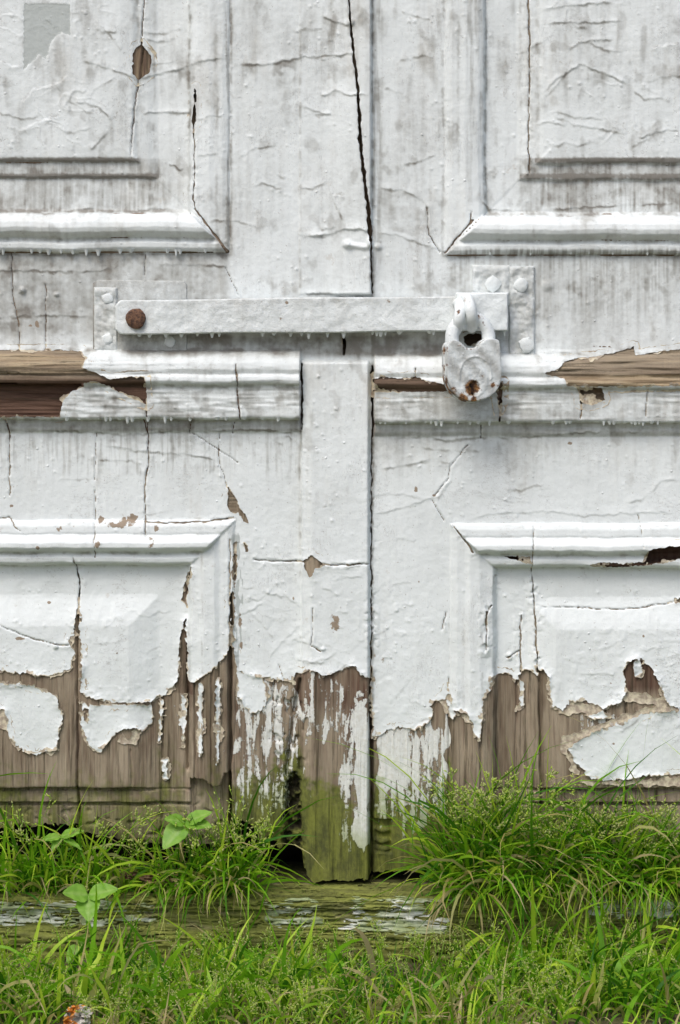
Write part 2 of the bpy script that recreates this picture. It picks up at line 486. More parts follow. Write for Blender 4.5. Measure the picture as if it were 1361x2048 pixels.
# ---- what the weather did: outlines read off the photograph
COAT = [(-460, -260), (1840, -260), (1840, 1402), (1520, 1408), (1400, 1410), (1338, 1413), (1326, 1390), (1316, 1360), (1300, 1333), (1278, 1313), (1257, 1322), (1247, 1342),
        (1256, 1380), (1240, 1402), (1210, 1416), (1160, 1400), (1140, 1402), (1126, 1418), (1108, 1415), (1101, 1400), (1097, 1352), (1087, 1339), (1079, 1342),
        (1076, 1352), (1064, 1343), (1045, 1343), (1032, 1368), (1022, 1352), (1002, 1347), (984, 1355), (976, 1388), (966, 1398), (964, 1440), (960, 1478), (950, 1470),
        (944, 1440), (930, 1424), (908, 1420), (897, 1378), (890, 1398), (868, 1402), (862, 1412), (868, 1428), (858, 1442), (832, 1458), (792, 1454), (766, 1466), (746, 1472),
        (741, 1356), (728, 1350), (706, 1326), (682, 1336), (652, 1348), (626, 1338), (604, 1345), (592, 1346), (586, 1365), (560, 1359), (536, 1357), (510, 1354), (484, 1345),
        (474, 1340), (468, 1300), (470, 1180), (463, 1180), (462, 1285), (452, 1312), (430, 1332), (410, 1350), (380, 1367), (374, 1355), (370, 1352), (352, 1368), (330, 1390),
        (300, 1404), (230, 1405), (180, 1395), (163, 1384), (160, 1300), (154, 1300), (140, 1338), (100, 1352), (50, 1346), (0, 1342), (-120, 1350), (-460, 1345)]
ISLANDS = [
    [(-30, 1362), (15, 1366), (60, 1368), (95, 1380), (116, 1396), (126, 1426), (121, 1466), (115, 1497), (75, 1510), (45, 1502), (20, 1475), (8, 1420), (-40, 1410)],
    [(164, 1402), (180, 1410), (240, 1408), (306, 1409), (304, 1450), (286, 1463), (270, 1455), (246, 1459), (226, 1474), (203, 1506), (180, 1492), (163, 1450)],
    [(1134, 1496), (1180, 1466), (1220, 1451), (1290, 1426), (1361, 1418), (1500, 1420), (1560, 1500), (1480, 1548), (1361, 1550), (1300, 1550), (1210, 1561), (1182, 1556), (1150, 1522)],
    [(1266, 1323), (1279, 1314), (1287, 1345), (1276, 1356), (1270, 1350)],
    [(1172, 1430), (1205, 1422), (1216, 1432), (1190, 1440)],
    [(895, 1400), (906, 1408), (912, 1430), (905, 1438), (896, 1424)],
    [(1040, 1362), (1050, 1362), (1050, 1410), (1042, 1418)],
    [(324, 1520), (334, 1522), (336, 1560), (326, 1560)],
    [(398, 1364), (408, 1362), (406, 1500), (400, 1508), (396, 1470)],
    [(434, 1352), (442, 1350), (440, 1515), (434, 1525), (432, 1440)],
    [(362, 1392), (374, 1390), (372, 1450), (364, 1496), (360, 1450)],
    [(318, 1402), (326, 1405), (322, 1470), (316, 1486)],
    [(474, 1342), (520, 1352), (534, 1372), (530, 1410), (514, 1428), (496, 1418), (480, 1396), (474, 1386)],
]
HOLES = [
    [(283, 88), (291, 98), (301, 108), (302, 124), (297, 146), (277, 160), (266, 146), (266, 106), (273, 93)],
    [(391, 176), (394, 195), (392, 215), (394, 238), (388, 254), (384, 244), (388, 214), (389, 190)],
    # broken ledge moulding, left
    [(-460, 699), (120, 700), (163, 702), (178, 714), (171, 734), (196, 744), (224, 757), (262, 752), (294, 751), (297, 808), (272, 797), (236, 780), (214, 766), (190, 764), (172, 764),
     (172, 772), (146, 782), (130, 800), (124, 832), (-460, 834)],
    # broken ledge moulding, right
    [(1084, 745), (1112, 738), (1126, 722), (1152, 716), (1182, 714), (1226, 706), (1268, 693), (1270, 711), (1320, 703), (1361, 698), (1840, 700), (1840, 772), (1361, 769), (1240, 772), (1130, 771), (1126, 756)],
    [(1151, 773), (1199, 774), (1206, 798), (1182, 808), (1158, 806), (1155, 790)],
    [(747, 757), (762, 752), (800, 756), (830, 752), (860, 762), (896, 768), (896, 781), (748, 783)],
    [(896, 745), (1003, 762), (1003, 800), (996, 820), (990, 776), (897, 776)],
    [(928, 672), (936, 668), (962, 668), (967, 674), (965, 688), (954, 692), (936, 691), (928, 686)],  # opening added behind the shackle to darken the gap there
    # left lower rail and mouldings
    [(458, 974), (470, 990), (480, 1014), (493, 1030), (498, 1046), (487, 1042), (478, 1024), (466, 1028), (455, 1010)],
    [(488, 1085), (495, 1092), (498, 1104), (492, 1102)],
    [(622, 1107), (640, 1120), (650, 1128), (630, 1135), (620, 1153), (612, 1136), (607, 1121)],
    [(383, 1133), (385, 1150), (376, 1172), (373, 1216), (364, 1202), (367, 1172), (375, 1146)],
    [(371, 1240), (374, 1300), (374, 1370), (368, 1390), (357, 1372), (357, 1300), (364, 1256)],
    [(157, 1210), (162, 1232), (160, 1262), (163, 1300), (161, 1360), (152, 1360), (142, 1330), (150, 1300), (138, 1284), (152, 1250), (150, 1225)],
    [(50, 1355), (78, 1360), (80, 1372), (48, 1368)],
    [(170, 1418), (178, 1418), (176, 1446), (166, 1440)],
    # right lower panel
    [(1006, 1112), (1060, 1112), (1064, 1126), (1036, 1120)],
    [(1168, 1129), (1200, 1124), (1240, 1126), (1284, 1122), (1288, 1106), (1304, 1093), (1361, 1089), (1600, 1092), (1600, 1118), (1361, 1118), (1312, 1124), (1294, 1129), (1262, 1132), (1210, 1134)],
    [(1350, 1198), (1375, 1196), (1380, 1206), (1352, 1207)],
    [(468, 1086), (474, 1084), (474, 1150), (470, 1168), (466, 1140)],
    [(866, 1404), (880, 1402), (884, 1422), (874, 1430), (864, 1420)],
]
CRACKS = [   # points, half width px (start, end)
    ([(289, -260), (288, 0), (284, 50), (283, 90)], 0.7, 1.2), ([(277, 158), (270, 210), (263, 285), (262, 316)], 1.0, 0.8),
    ([(389, 250), (390, 310), (388, 400), (391, 418)], 1.0, 1.1), ([(391, 418), (420, 456), (456, 503)], 1.2, 2.4),
    ([(696, -260), (698, 0), (701, 45), (708, 110), (718, 200), (722, 300), (735, 400), (742, 480)], 1.4, 4.2), ([(742, 480), (745, 585)], 1.6, 1.6),
    ([(1058, -260), (1058, 0), (1061, 120), (1058, 260), (1060, 345)], 1.4, 1.0),
    ([(24, 508), (27, 600), (38, 645), (40, 700)], 0.8, 0.8), ([(92, 570), (92, 702)], 0.8, 0.7), ([(291, 508), (291, 550)], 0.8, 0.7),
    ([(475, 727), (478, 782), (481, 838)], 1.2, 1.5), ([(296, 806), (296, 838)], 0.9, 0.9), ([(288, 838), (296, 862)], 0.9, 0.9),
    ([(12, 836), (20, 862), (20, 990)], 1.3, 0.8), ([(193, 866), (191, 960)], 0.6, 0.7), ([(191, 980), (192, 1115)], 0.7, 0.6),
    ([(297, 840), (297, 930), (290, 970), (290, 1000), (293, 1068)], 1.0, 0.9), ([(291, 1042), (335, 1046), (390, 1044), (430, 1041), (468, 1035)], 1.0, 1.4),
    ([(508, 1119), (560, 1123), (610, 1121)], 0.8, 1.4), ([(645, 1126), (700, 1127), (742, 1124)], 1.2, 0.9),
    ([(148, 1110), (153, 1140), (158, 1160), (157, 1215)], 0.8, 1.6), ([(0, 1036), (20, 1034), (30, 1050), (44, 1062)], 0.8, 0.7),
    ([(604.5, 728), (604.5, 858)], 2.2, 1.6), ([(744.5, 732), (746, 872)], 2.8, 2.0), ([(743.5, 872), (743, 1360)], 1.2, 1.2),
    ([(1068, 1052), (1064, 1125), (1070, 1205), (1076, 1345)], 0.8, 1.3), ([(972, 1222), (972, 1298)], 1.2, 1.2), ([(1043, 1232), (1043, 1345)], 0.9, 1.6),
    ([(984, 1210), (972, 1224)], 1.0, 1.0), ([(1043, 1303), (1015, 1318)], 1.0, 0.8),
    ([(461, 1078), (461, 1300)], 0.9, 1.6), ([(1000, 770), (998, 842)], 2.2, 1.2), ([(1160, 806), (1158, 838)], 1.0, 0.9), ([(1290, 775), (1288, 830)], 0.8, 0.8),
    ([(962, 848), (962, 876)], 1.0, 1.0), ([(688, 668), (688, 708)], 3.4, 3.0), ([(943, 424), (941, 445)], 1.6, 1.6), ([(946, 440), (890, 507)], 2.0, 1.5),
    ([(828, 735), (829, 756)], 0.9, 0.9), ([(905, 1046), (925, 1075), (946, 1104)], 0.8, 1.4), ([(865, 1002), (888, 1040)], 0.7, 0.7),
    ([(935, 890), (900, 934), (898, 955), (868, 992)], 0.6, 0.6), ([(1277, 1030), (1286, 1092)], 0.6, 0.6), ([(627, 1214), (624, 1290), (642, 1300)], 0.6, 0.9),
    ([(440, 866), (438, 918), (456, 976)], 0.5, 0.7), ([(385, 866), (478, 925)], 0.4, 0.4), ([(893, 1225), (884, 1260)], 0.6, 0.9),
    ([(895, 1380), (898, 1350)], 0.8, 0.3), ([(558, 1330), (568, 1362)], 0.5, 0.8), ([(380, 868), (384, 838)], 0.6, 0.6), ([(470, 845), (466, 866)], 0.7, 0.7),
    ([(0, 1250), (60, 1276), (110, 1288), (142, 1290)], 0.6, 0.9), ([(1160, 1216), (1240, 1222), (1300, 1214), (1361, 1204), (1500, 1200)], 0.7, 0.8),
    ([(1085, 1215), (1160, 1217)], 0.4, 0.6), ([(855, 415), (858, 470), (880, 505)], 0.7, 0.8), ([(452, 535), (478, 590)], 0.5, 0.4),
]
LIPS = [     # wrinkled or overlapping edges of paint: points, height mm, falloff px (left-hand side of the line is raised)
    ([(455, 115), (400, 124), (350, 138), (300, 150), (277, 158)], 1.5, 16), ([(277, 158), (230, 140), (205, 132), (165, 120)], 1.5, 15),
    ([(385, 224), (330, 222), (282, 225)], 1.7, 12), ([(448, 232), (420, 233), (394, 242)], 1.0, 10), ([(365, 55), (330, 63), (290, 66)], 0.9, 12),
    ([(238, 64), (205, 63), (195, 55)], 1.0, 10), ([(440, 306), (395, 313)], 0.8, 8), ([(708, 110), (660, 110), (600, 115), (540, 128), (466, 128)], 1.3, 12),
    ([(745, 192), (700, 190), (672, 180), (656, 188), (640, 192)], 1.8, 8), ([(700, 50), (672, 46), (645, 30)], 1.8, 8), ([(664, 228), (628, 230)], 1.4, 6),
    ([(742, 465), (720, 458), (690, 458), (645, 470), (600, 474)], 2.6, 14), ([(690, 445), (665, 390), (690, 395)], 1.2, 7), ([(740, 590), (690, 594), (660, 584), (600, 588)], 2.2, 9),
    ([(864, 480), (855, 440), (858, 415), (835, 392), (800, 380), (752, 374)], 1.2, 30), ([(900, 505), (860, 492), (800, 472), (752, 462)], 1.0, 22),
    ([(455, 531), (400, 529), (305, 528)], 1.1, 9), ([(232, 537), (150, 543), (60, 540), (-60, 541)], 1.1, 9), ([(185, 632), (140, 630), (60, 630), (0, 634), (-60, 630)], 0.9, 8),
    ([(372, 425), (330, 415), (240, 422), (180, 415), (90, 426), (20, 416), (-60, 420)], 1.0, 7), ([(1060, 420), (980, 418), (966, 400)], 1.0, 7), ([(1361, 405), (1250, 408), (1180, 412), (1080, 420)], 1.0, 7),
    ([(605, 870), (560, 860), (480, 858), (420, 862), (340, 862), (250, 868), (150, 860), (20, 862)], 1.0, 6), ([(1361, 858), (1250, 862), (1150, 864), (1040, 874), (960, 873), (900, 880), (850, 872), (760, 876)], 1.3, 6),
    ([(877, 910), (830, 926), (760, 938)], 1.0, 12), ([(905, 955), (880, 990), (820, 1010), (745, 1030)], 1.2, 14),
    ([(1361, 1026), (1300, 1024), (1200, 1028), (1160, 1030), (1110, 1022), (1040, 1024), (980, 1026), (925, 1044)], 1.1, 12), ([(1361, 960), (1320, 962), (1302, 985), (1280, 1000), (1250, 1004)], 1.0, 14),
    ([(438, 920), (380, 908), (300, 903), (200, 888)], 1.0, 10), ([(1361, 258), (1320, 262), (1275, 276)], 1.6, 12), ([(1260, 170), (1220, 150), (1160, 128), (1110, 160), (1088, 185)], 1.6, 14),
    ([(1260, 270), (1200, 256), (1150, 250), (1105, 230)], 1.2, 20), ([(1250, 42), (1180, 44), (1090, 46)], 1.2, 12), ([(1230, 4), (1140, 10), (1085, 20)], 1.3, 12), ([(1300, 100), (1340, 90), (1361, 90)], 1.2, 10),
    ([(1230, 78), (1165, 82), (1135, 100)], 1.2, 12), ([(1330, 195), (1290, 198), (1268, 180)], 1.0, 10),
    ([(228, 240), (200, 215), (170, 205), (150, 203)], 1.4, 12), ([(220, 258), (195, 285), (180, 300)], 1.0, 14), ([(36, 218), (70, 178), (110, 172), (140, 150)], 1.2, 14), ([(40, 265), (75, 245), (130, 230)], 1.0, 16),
    ([(0, 120), (22, 134), (45, 132)], 1.2, 10), ([(150, 180), (130, 210), (140, 225)], 0.9, 10), ([(1000, 1150), (985, 1150), (984, 1210)], 0.9, 9), ([(996, 1225), (994, 1290), (985, 1298)], 0.9, 8),
]
SCABS = [(240, 1048, 45, 9), (262, 1038, 20, 14), (203, 1040, 9, 9), (303, 1082, 10, 14), (315, 1055, 9, 8), (122, 1056, 8, 7), (150, 1050, 7, 5), (198, 1087, 7, 9), (585, 1195, 7, 7), (24, 1012, 5, 5), (80, 1092, 5, 5),
         (97, 1206, 6, 3), (833, 978, 5, 6), (868, 991, 5, 4), (765, 1320, 7, 8), (838, 1163, 3, 3), (796, 1124, 4, 3), (1288, 1270, 4, 5), (670, 1245, 14, 22), (40, 1276, 14, 5), (60, 650, 10, 5), (75, 648, 6, 9),
         (1140, 886, 6, 4), (363, 575, 8, 12), (575, 605, 5, 4), (200, 1258, 3, 3), (235, 1306, 3, 3), (1222, 1365, 4, 5), (1227, 1488, 4, 4), (480, 1240, 5, 20), (483, 1290, 4, 12), (468, 1150, 6, 26)]

_r = random.Random(5)
def _wr(n, x0, x1, y0, y1, lmin, lmax, hmin, hmax, slope=0.25):
    for _ in range(n):
        x, y = _r.uniform(x0, x1), _r.uniform(y0, y1); L = _r.uniform(lmin, lmax); sl = _r.gauss(0, slope); bow = _r.uniform(-0.12, 0.12) * L
        pts = [(x - L * k, y - sl * L * k + bow * math.sin(math.pi * k) + _r.gauss(0, 2)) for k in (0, 0.2, 0.4, 0.6, 0.8, 1.0)]
        LIPS.append((pts, _r.uniform(hmin, hmax), _r.uniform(7, 15)))
_wr(9, 60, 270, 20, 300, 30, 110, 0.4, 1.1, 0.5); _wr(10, 1100, 1400, 20, 300, 30, 120, 0.4, 1.1, 0.5)
_wr(3, 300, 385, 20, 400, 30, 80, 0.4, 0.8); _wr(4, 490, 600, 30, 580, 30, 110, 0.3, 0.7); _wr(6, 640, 740, 30, 560, 30, 80, 0.5, 1.2, 0.4)
_wr(4, 780, 890, 40, 560, 30, 100, 0.3, 0.7); _wr(5, 100, 600, 880, 1030, 40, 140, 0.3, 0.6, 0.15); _wr(5, 800, 1400, 890, 1030, 40, 160, 0.3, 0.6, 0.15)
_wr(18, 500, 740, 1140, 1340, 20, 70, 0.5, 1.2, 0.6); _wr(7, 780, 890, 1060, 1440, 25, 80, 0.4, 0.9, 0.5); _wr(9, 1100, 1400, 1240, 1400, 30, 90, 0.3, 0.8, 0.5); _wr(7, 30, 360, 1200, 1390, 30, 90, 0.3, 0.8, 0.4)

def paint_fields(G):
    X, Y = G.X, G.Y
    f = {}
    H = structure(X, Y)
    n5 = fbm(X / 16, Y / 16, 3, 21)
    n2 = perlin(X / 6, Y / 6, 31)
    # ---- coverage
    m = sdf(X, Y, COAT)
    for p in ISLANDS:
        w = G.win(p, 30)
        m[w] = np.maximum(m[w], sdf(X[w], Y[w], p))
    for p in HOLES:
        w = G.win(p, 40)
        m[w] = np.minimum(m[w], -sdf(X[w], Y[w], p))
    far = np.minimum(np.abs(m), 40)
    amp = 0.5 + 0.5 * ss(1000, 1300, Y)
    jag = np.abs(perlin(X / 11, Y / 11, 32)) * 5 - 1.6 + perlin(X / 3.3, Y / 3.3, 33) * 1.1
    m = m + (n5 * 3.0 + n2 * 1.3 + jag) * amp * (far < 25)
    # ---- relief of the old, many times overpainted film
    wx = X + 14 * perlin(X / 60, Y / 60, 41); wy = Y + 14 * perlin(X / 60, Y / 60, 42)
    relief = 0.55 * fbm(X / 130, Y / 170, 3, 51) + 0.10 * fbm(X / 14, Y / 90, 3, 52) + 0.17 * fbm(X / 20, Y / 20, 2, 53) + 0.05 * fbm(X / 8, Y / 10, 2, 46)
    rid = 1 - np.abs(fbm(wx / 75, wy / 55, 2, 54))
    crumple = ss(0.93, 1.0, rid) * ss(0.05, 0.5, perlin(X / 170, Y / 150, 55) + 0.25)
    fieldL = ss(195, 215, np.minimum(460 - X, 505 - Y)); fieldR = ss(195, 215, np.minimum(X - 890, 510 - Y))
    relief += 0.45 * crumple * (0.15 + 0.9 * np.maximum(fieldL, fieldR) + 0.35 * ss(1180, 1250, Y))
    lump = ss(0.25, 0.6, fbm(X / 22, Y / 26, 2, 56)) * ss(0.1, 0.5, perlin(X / 140, Y / 120, 57) + 0.1)
    relief += 0.30 * lump * (0.4 + ss(1000, 1250, Y))
    # horizontal sagging on the ledge mouldings
    onl = band(700, 862, Y) * ((X < 600) | (X > 750))
    relief += onl * (0.9 * fbm(X / 70, Y / 7, 2, 58) * ss(0.0, 0.5, perlin(X / 160, Y / 60, 59) + 0.35))
    lipd = np.zeros_like(X)
    for pts, h, fo in LIPS:
        w = G.win(pts, 3.2 * fo)
        wob = 3.0 * perlin(X[w] / 14, Y[w] / 14, 61) + 1.2 * perlin(X[w] / 5, Y[w] / 5, 62)
        D, Sg, T = poly_line(X[w], Y[w] + wob, pts)
        fade = ss(0, 0.12, T) * (1 - ss(0.88, 1, T))
        up_ = np.where(Sg >= 0, np.exp(-D / fo * 1.5), np.exp(-(D / 1.5) ** 2))
        relief[w] += 0.95 * h * up_ * fade * (0.75 + 0.5 * perlin(X[w] / 25, Y[w] / 25, 63))
        lipd[w] = np.maximum(lipd[w], np.where(Sg < 0, np.exp(-((D - 2.5) / 2.5) ** 2), 0) * fade * ss(-0.3, 0.4, perlin(X[w] / 30, Y[w] / 30, 64)))
    # knot of old wire drowned in paint on the meeting strip
    for bx, by, rx, ry, h in ((716, 493, 24, 5, 2.6), (700, 490, 10, 5, 2.2), (730, 497, 9, 4, 1.6), (740, 486, 6, 9, 6), (694, 488, 8, 7, 4), (702, 46, 7, 8, 3.5), (757, 494, 7, 6, 3), (46, 581, 6, 6, 5), (114, 589, 5, 4, 3), (561, 636, 4, 5, 2.5), (1095, 571, 11, 10, 2.5)):
        relief += h * np.exp(-(((X - bx) / rx) ** 2 + ((Y - by) / ry) ** 2) ** 1.5)
    # pimples
    pts = RNG.uniform((0, 0), (1361, 1480), (1500, 2))
    for (bx, by) in pts:
        if perlin(np.array([bx / 120]), np.array([by / 120]), 66)[0] < 0.08: continue
        r = RNG.uniform(1.4, 3.2); w = G.win([(bx, by)], 9)
        relief[w] += RNG.uniform(0.5, 1.3) * np.exp(-((X[w] - bx) ** 2 + (Y[w] - by) ** 2) / r ** 2)
    m_solid = m.copy()
    crack = np.zeros_like(X)
    for pts, w0, w1 in CRACKS:
        w = G.win(pts, 16)
        if X[w].size == 0: continue
        xx = X[w] + 2.0 * perlin(X[w] / 22, Y[w] / 22, 71) + 0.8 * perlin(X[w] / 6, Y[w] / 6, 72)
        yy = Y[w] + 2.0 * perlin(X[w] / 22, Y[w] / 22, 73) + 0.8 * perlin(X[w] / 6, Y[w] / 6, 74)
        D, Sg, T = poly_line(xx, yy, pts)
        hw = (w0 + (w1 - w0) * T) * (1 + 0.55 * perlin(X[w] / 13, Y[w] / 13, 75))
        big = hw > 1.05
        m[w] = np.where(big, np.minimum(m[w], (D - hw * 0.95)), m[w])
        cl = np.exp(-(D / np.maximum(hw * 0.95 + 0.45, 0.6)) ** 2) * (hw > 0.25)
        crack[w] = np.maximum(crack[w], cl * np.clip(0.35 + hw * 0.65, 0, 1))
        relief[w] -= 2.2 * cl
        relief[w] += 0.5 * np.exp(-((D - 4) / 4) ** 2) * ss(-0.1, 0.6, perlin(X[w] / 40, Y[w] / 40, 76))
    # lifted edges
    lift = ss(-0.35, 0.6, perlin(X / 45, Y / 45, 81)) * 3.4 * ss(1000, 1330, Y) + 0.7
    mm = np.clip(m, 0, 60)
    lf = lift * np.exp(-mm / 8.0)
    # grey coat patch at the top left: the newest film is missing there
    gp = [(48, 8), (100, 6), (141, 10), (141, 72), (124, 64), (104, 82), (98, 104), (92, 119), (76, 106), (73, 118), (48, 138)]
    w = G.win(gp, 20)
    sg = sdf(X[w], Y[w], gp) + 2.2 * perlin(X[w] / 7, Y[w] / 7, 83)
    old = np.zeros_like(X); old[w] = ss(-1.2, 1.2, sg) * (0.85 + 0.3 * perlin(X[w] / 16, Y[w] / 16, 84))
    relief[w] -= 0.6 * ss(-1.2, 1.2, sg)
    # grey old coat beside the split in the left stile
    og = band(463, 486, X + 7 * perlin(X / 10, Y / 30, 85), 3) * band(1060, 1340, Y, 20) * ss(-0.25, 0.25, perlin(X / 8, Y / 26, 86))
    old = np.maximum(old, 0.62 * og)
    # ---- grime, with shade under the bar painted in
    stk = 0.5 + 0.75 * fbm(X / 9, Y / 130, 3, 91)
    blo = 0.5 + 0.7 * fbm(X / 40, Y / 30, 3, 92)
    dirt_shade = 0.25 + 0.20 * (fbm(X / 110, Y / 190, 3, 93)) + 0.12 * (fbm(X / 12, Y / 160, 2, 94))
    dirt_shade -= 0.33 * ss(800, 1080, Y)
    inL = (X < 385); inR = (X > 975)
    low = band(316, 424, Y, 3) * (np.where(X < 400, 1 - ss(300, 350, X - (Y - 316) * 0.15), 0) + ss(1035, 1065, X))
    dirt_shade += low * (0.26 + 0.46 * stk * blo * 1.3)
    dirt_shade += 0.6 * (band(315, 324, Y + 2 * n2, 3) * ((X < 278) | (X > 1070)) + band(347, 356, Y + 2 * n2, 3) * ((X < 318) | (X > 1040)))
    railL = band(507, 698, Y, 4) * (1 - ss(440, 475, X))
    dirt_shade += railL * (0.36 + 0.22 * ss(0.1, 1.0, blo) - 0.40 * ss(655, 690, Y))
    railR = band(508, 640, Y, 30) * ss(880, 930, X)
    streakR = ss(0.42, 0.72, 0.5 + 0.8 * fbm(X / 6, Y / 260, 2, 95))
    dirt_shade += railR * (0.20 + 0.26 * streakR * (0.4 + 0.8 * ss(0.2, 0.9, blo)) * (1 - 0.6 * ss(520, 720, Y)))
    dirt_shade += 0.45 * band(498, 512, Y, 4) * ss(905, 930, X) * ss(0.3, 0.6, stk)
    dirt_shade += 0.78 * band(670, 712, Y, 8) * band(250, 890, X, 20) * (0.55 + 0.6 * blo)  # grime under the bar, deepened to paint in the bar's contact shadow
    dirt_shade += 0.44 * band(772, 840, Y, 3) * ss(0.3, 0.75, blo) * (X < 605) + 0.40 * band(782, 848, Y, 3) * (X > 745) * (0.4 + 0.6 * ss(0.3, 0.7, blo))
    dirt_shade += 0.50 * band(839, 863, Y, 3) * (X < 605) + 0.36 * band(848, 872, Y, 3) * (X > 745)
    dirt_shade += 0.32 * band(862, 960, Y, 26) * ss(0.35, 0.8, stk) * (X < 605) + 0.16 * band(870, 960, Y, 26) * (X > 745)
    dirt_shade += 0.35 * band(746, 765, X, 5) * (1 - ss(520, 560, Y)) * ss(0.3, 0.7, stk) + 0.4 * band(742, 748, X, 3) * band(872, 1400, Y)
    dirt_shade += 0.42 * ss(0, 1, (sdf(X, Y, [(753, 378), (800, 382), (835, 395), (853, 418), (852, 480), (800, 465), (753, 455)]) + 3) / 6) * blo
    dirt_shade += 0.22 * ss(0, 1, (sdf(X, Y, [(753, 462), (860, 492), (930, 540), (920, 590), (753, 588)]) + 5) / 12) * blo
    dirt_shade += 0.42 * band(452, 464, X + 3 * n2, 3) * (1 - ss(480, 500, Y)) * ss(0.3, 0.6, stk) + 0.3 * band(932, 968, X, 5) * (1 - ss(400, 420, Y)) * ss(0.35, 0.6, stk)
    dirt_shade += 0.5 * band(545, 592, X, 8) * band(122, 165, Y, 8) * ss(0.3, 0.6, blo)
    dirt_shade += 0.55 * lipd
    duL, duR, dlL, dlR = part_geometry(X, Y)
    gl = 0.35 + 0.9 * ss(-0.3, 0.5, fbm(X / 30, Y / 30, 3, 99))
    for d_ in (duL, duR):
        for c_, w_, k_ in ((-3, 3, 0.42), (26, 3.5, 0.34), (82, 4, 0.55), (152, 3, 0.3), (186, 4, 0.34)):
            dirt_shade += k_ * gl * np.exp(-((d_ - c_ + 1.5 * n2) / w_) ** 2)
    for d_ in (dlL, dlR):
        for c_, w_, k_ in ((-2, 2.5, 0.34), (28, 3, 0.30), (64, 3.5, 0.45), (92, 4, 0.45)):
            dirt_shade += k_ * gl * np.exp(-((d_ - c_ + 1.5 * n2) / w_) ** 2)
    dirt_shade += 0.45 * gl * np.exp(-((X - 601) / 3.5) ** 2) * ((Y < 592) | (Y > 860)) + 0.5 * gl * np.exp(-((X - 746) / 4) ** 2)
    dirt_shade += 0.40 * gl * (np.exp(-((Y - 700) / 4) ** 2) + np.exp(-((Y - 770) / 3.5) ** 2)) * (X < 605) + 0.4 * gl * (np.exp(-((Y - 708) / 4) ** 2) + np.exp(-((Y - 777) / 3.5) ** 2)) * (X > 745)
    dirt_shade += 0.28 * ss(0.30, 0.75, fbm(X / 46, Y / 60, 4, 90)) * (1 - 0.6 * ss(900, 1100, Y))
    dirt_shade += 0.30 * ss(0.25, 0.7, perlin(X / 26, Y / 90, 96)) * (1 - ss(150, 300, Y))
    dirt_shade += 0.4 * band(1098, 1110, Y, 3) * ((X < 405) | (X > 950)) * ss(0.25, 0.6, blo)
    scab = np.zeros_like(X)
    for bx, by, rx, ry in SCABS:
        w = G.win([(bx - 2 * rx, by - 2 * ry), (bx + 2 * rx, by + 2 * ry)], 4)
        r = ((X[w] - bx) / rx) ** 2 + ((Y[w] - by) / ry) ** 2
        scab[w] = np.maximum(scab[w], np.exp(-r * 0.9) * (0.75 + 0.35 * n5[w]))
    edge = np.exp(-mm / 2.2) * ss(0.2, 1.0, far * 0 + 0.4 + 0.8 * perlin(X / 30, Y / 30, 97) + 0.5 * ss(1200, 1350, Y)) * ss(600, 700, Y)
    edge = np.maximum(edge, 0.9 * band(0, 7, mm, 2) * ss(0.15, 0.5, perlin(X / 24, Y / 24, 98)) * ss(1250, 1360, Y))
    flap = ss(1.6, 0, (np.hypot((X - 255) / 14, (Y - 1472) / 10))) * 0
    dirt_shade += 0.22 * np.exp(-mm / 5) * (0.5 + n5)
    h = H + 1.4 + relief + lf
    cols = dict(h=h, dirt_shade=np.clip(dirt_shade, 0, 1.2), crack=crack, edge=edge, old=old, scab=scab)
    # cream undercoat left behind along the broken edges
    off = 0.6 + 9.5 * fbm(X / 40, Y / 40, 2, 101) + 4.0 * perlin(X / 7, Y / 9, 102)
    off = np.where(Y < 680, -6, off)
    mu = m_solid + off
    for p in UNDER:
        w = G.win(p, 20)
        mu[w] = np.maximum(mu[w], sdf(X[w], Y[w], p) - 2.0 + 6.5 * fbm(X[w] / 22, Y[w] / 18, 3, 103))
    mu = np.minimum(mu, 12 - m_solid)
    un = dict(h=H + 0.75 + 0.22 * fbm(X / 9, Y / 9, 2, 104) + 0.9 * np.exp(-np.clip(mu, 0, 30) / 3), edge=1.0 + 0 * X, dirt_shade=0.3 + 0.4 * n5)
    return cols, m, un, mu

UNDER = [[(232, 1476), (246, 1467), (258, 1474), (262, 1460), (286, 1462), (283, 1478), (270, 1491), (242, 1488)],
         [(1114, 1412), (1140, 1398), (1216, 1414), (1202, 1430), (1162, 1428), (1136, 1434), (1118, 1426)],
         [(1122, 1472), (1180, 1452), (1290, 1414), (1361, 1404), (1500, 1404), (1500, 1424), (1290, 1430), (1180, 1470), (1140, 1500), (1152, 1530), (1168, 1556), (1210, 1562), (1361, 1552), (1500, 1552), (1500, 1570), (1361, 1571), (1200, 1573), (1160, 1566), (1138, 1530), (1116, 1500)],
         [(876, 1400), (900, 1378), (915, 1420), (945, 1425), (948, 1450), (930, 1440), (905, 1432), (890, 1425)], [(1155, 786), (1200, 792), (1206, 808), (1170, 812), (1152, 806)],
         [(1238, 1375), (1336, 1395), (1340, 1420), (1300, 1412), (1250, 1405)], [(124, 832), (134, 800), (150, 778), (176, 770), (168, 800), (150, 832)], [(228, 778), (272, 788), (297, 806), (280, 812), (240, 795)], [(-20, 1372), (12, 1400), (26, 1476), (40, 1500), (14, 1470), (-20, 1440)]]

WOODBOT = [(-460, -260), (1840, -260), (1840, 1720), (1500, 1722), (1000, 1722), (890, 1718), (862, 1732), (830, 1739), (760, 1744), (744, 1746), (741, 1753), (625, 1757), (612, 1742), (604, 1706), (580, 1690), (562, 1700), (552, 1682), (536, 1676), (522, 1676), (506, 1652), (480, 1640), (466, 1642), (462, 1690), (390, 1694), (300, 1690),
           (165, 1670), (150, 1652), (60, 1654), (0, 1662), (-120, 1660), (-460, 1690)]

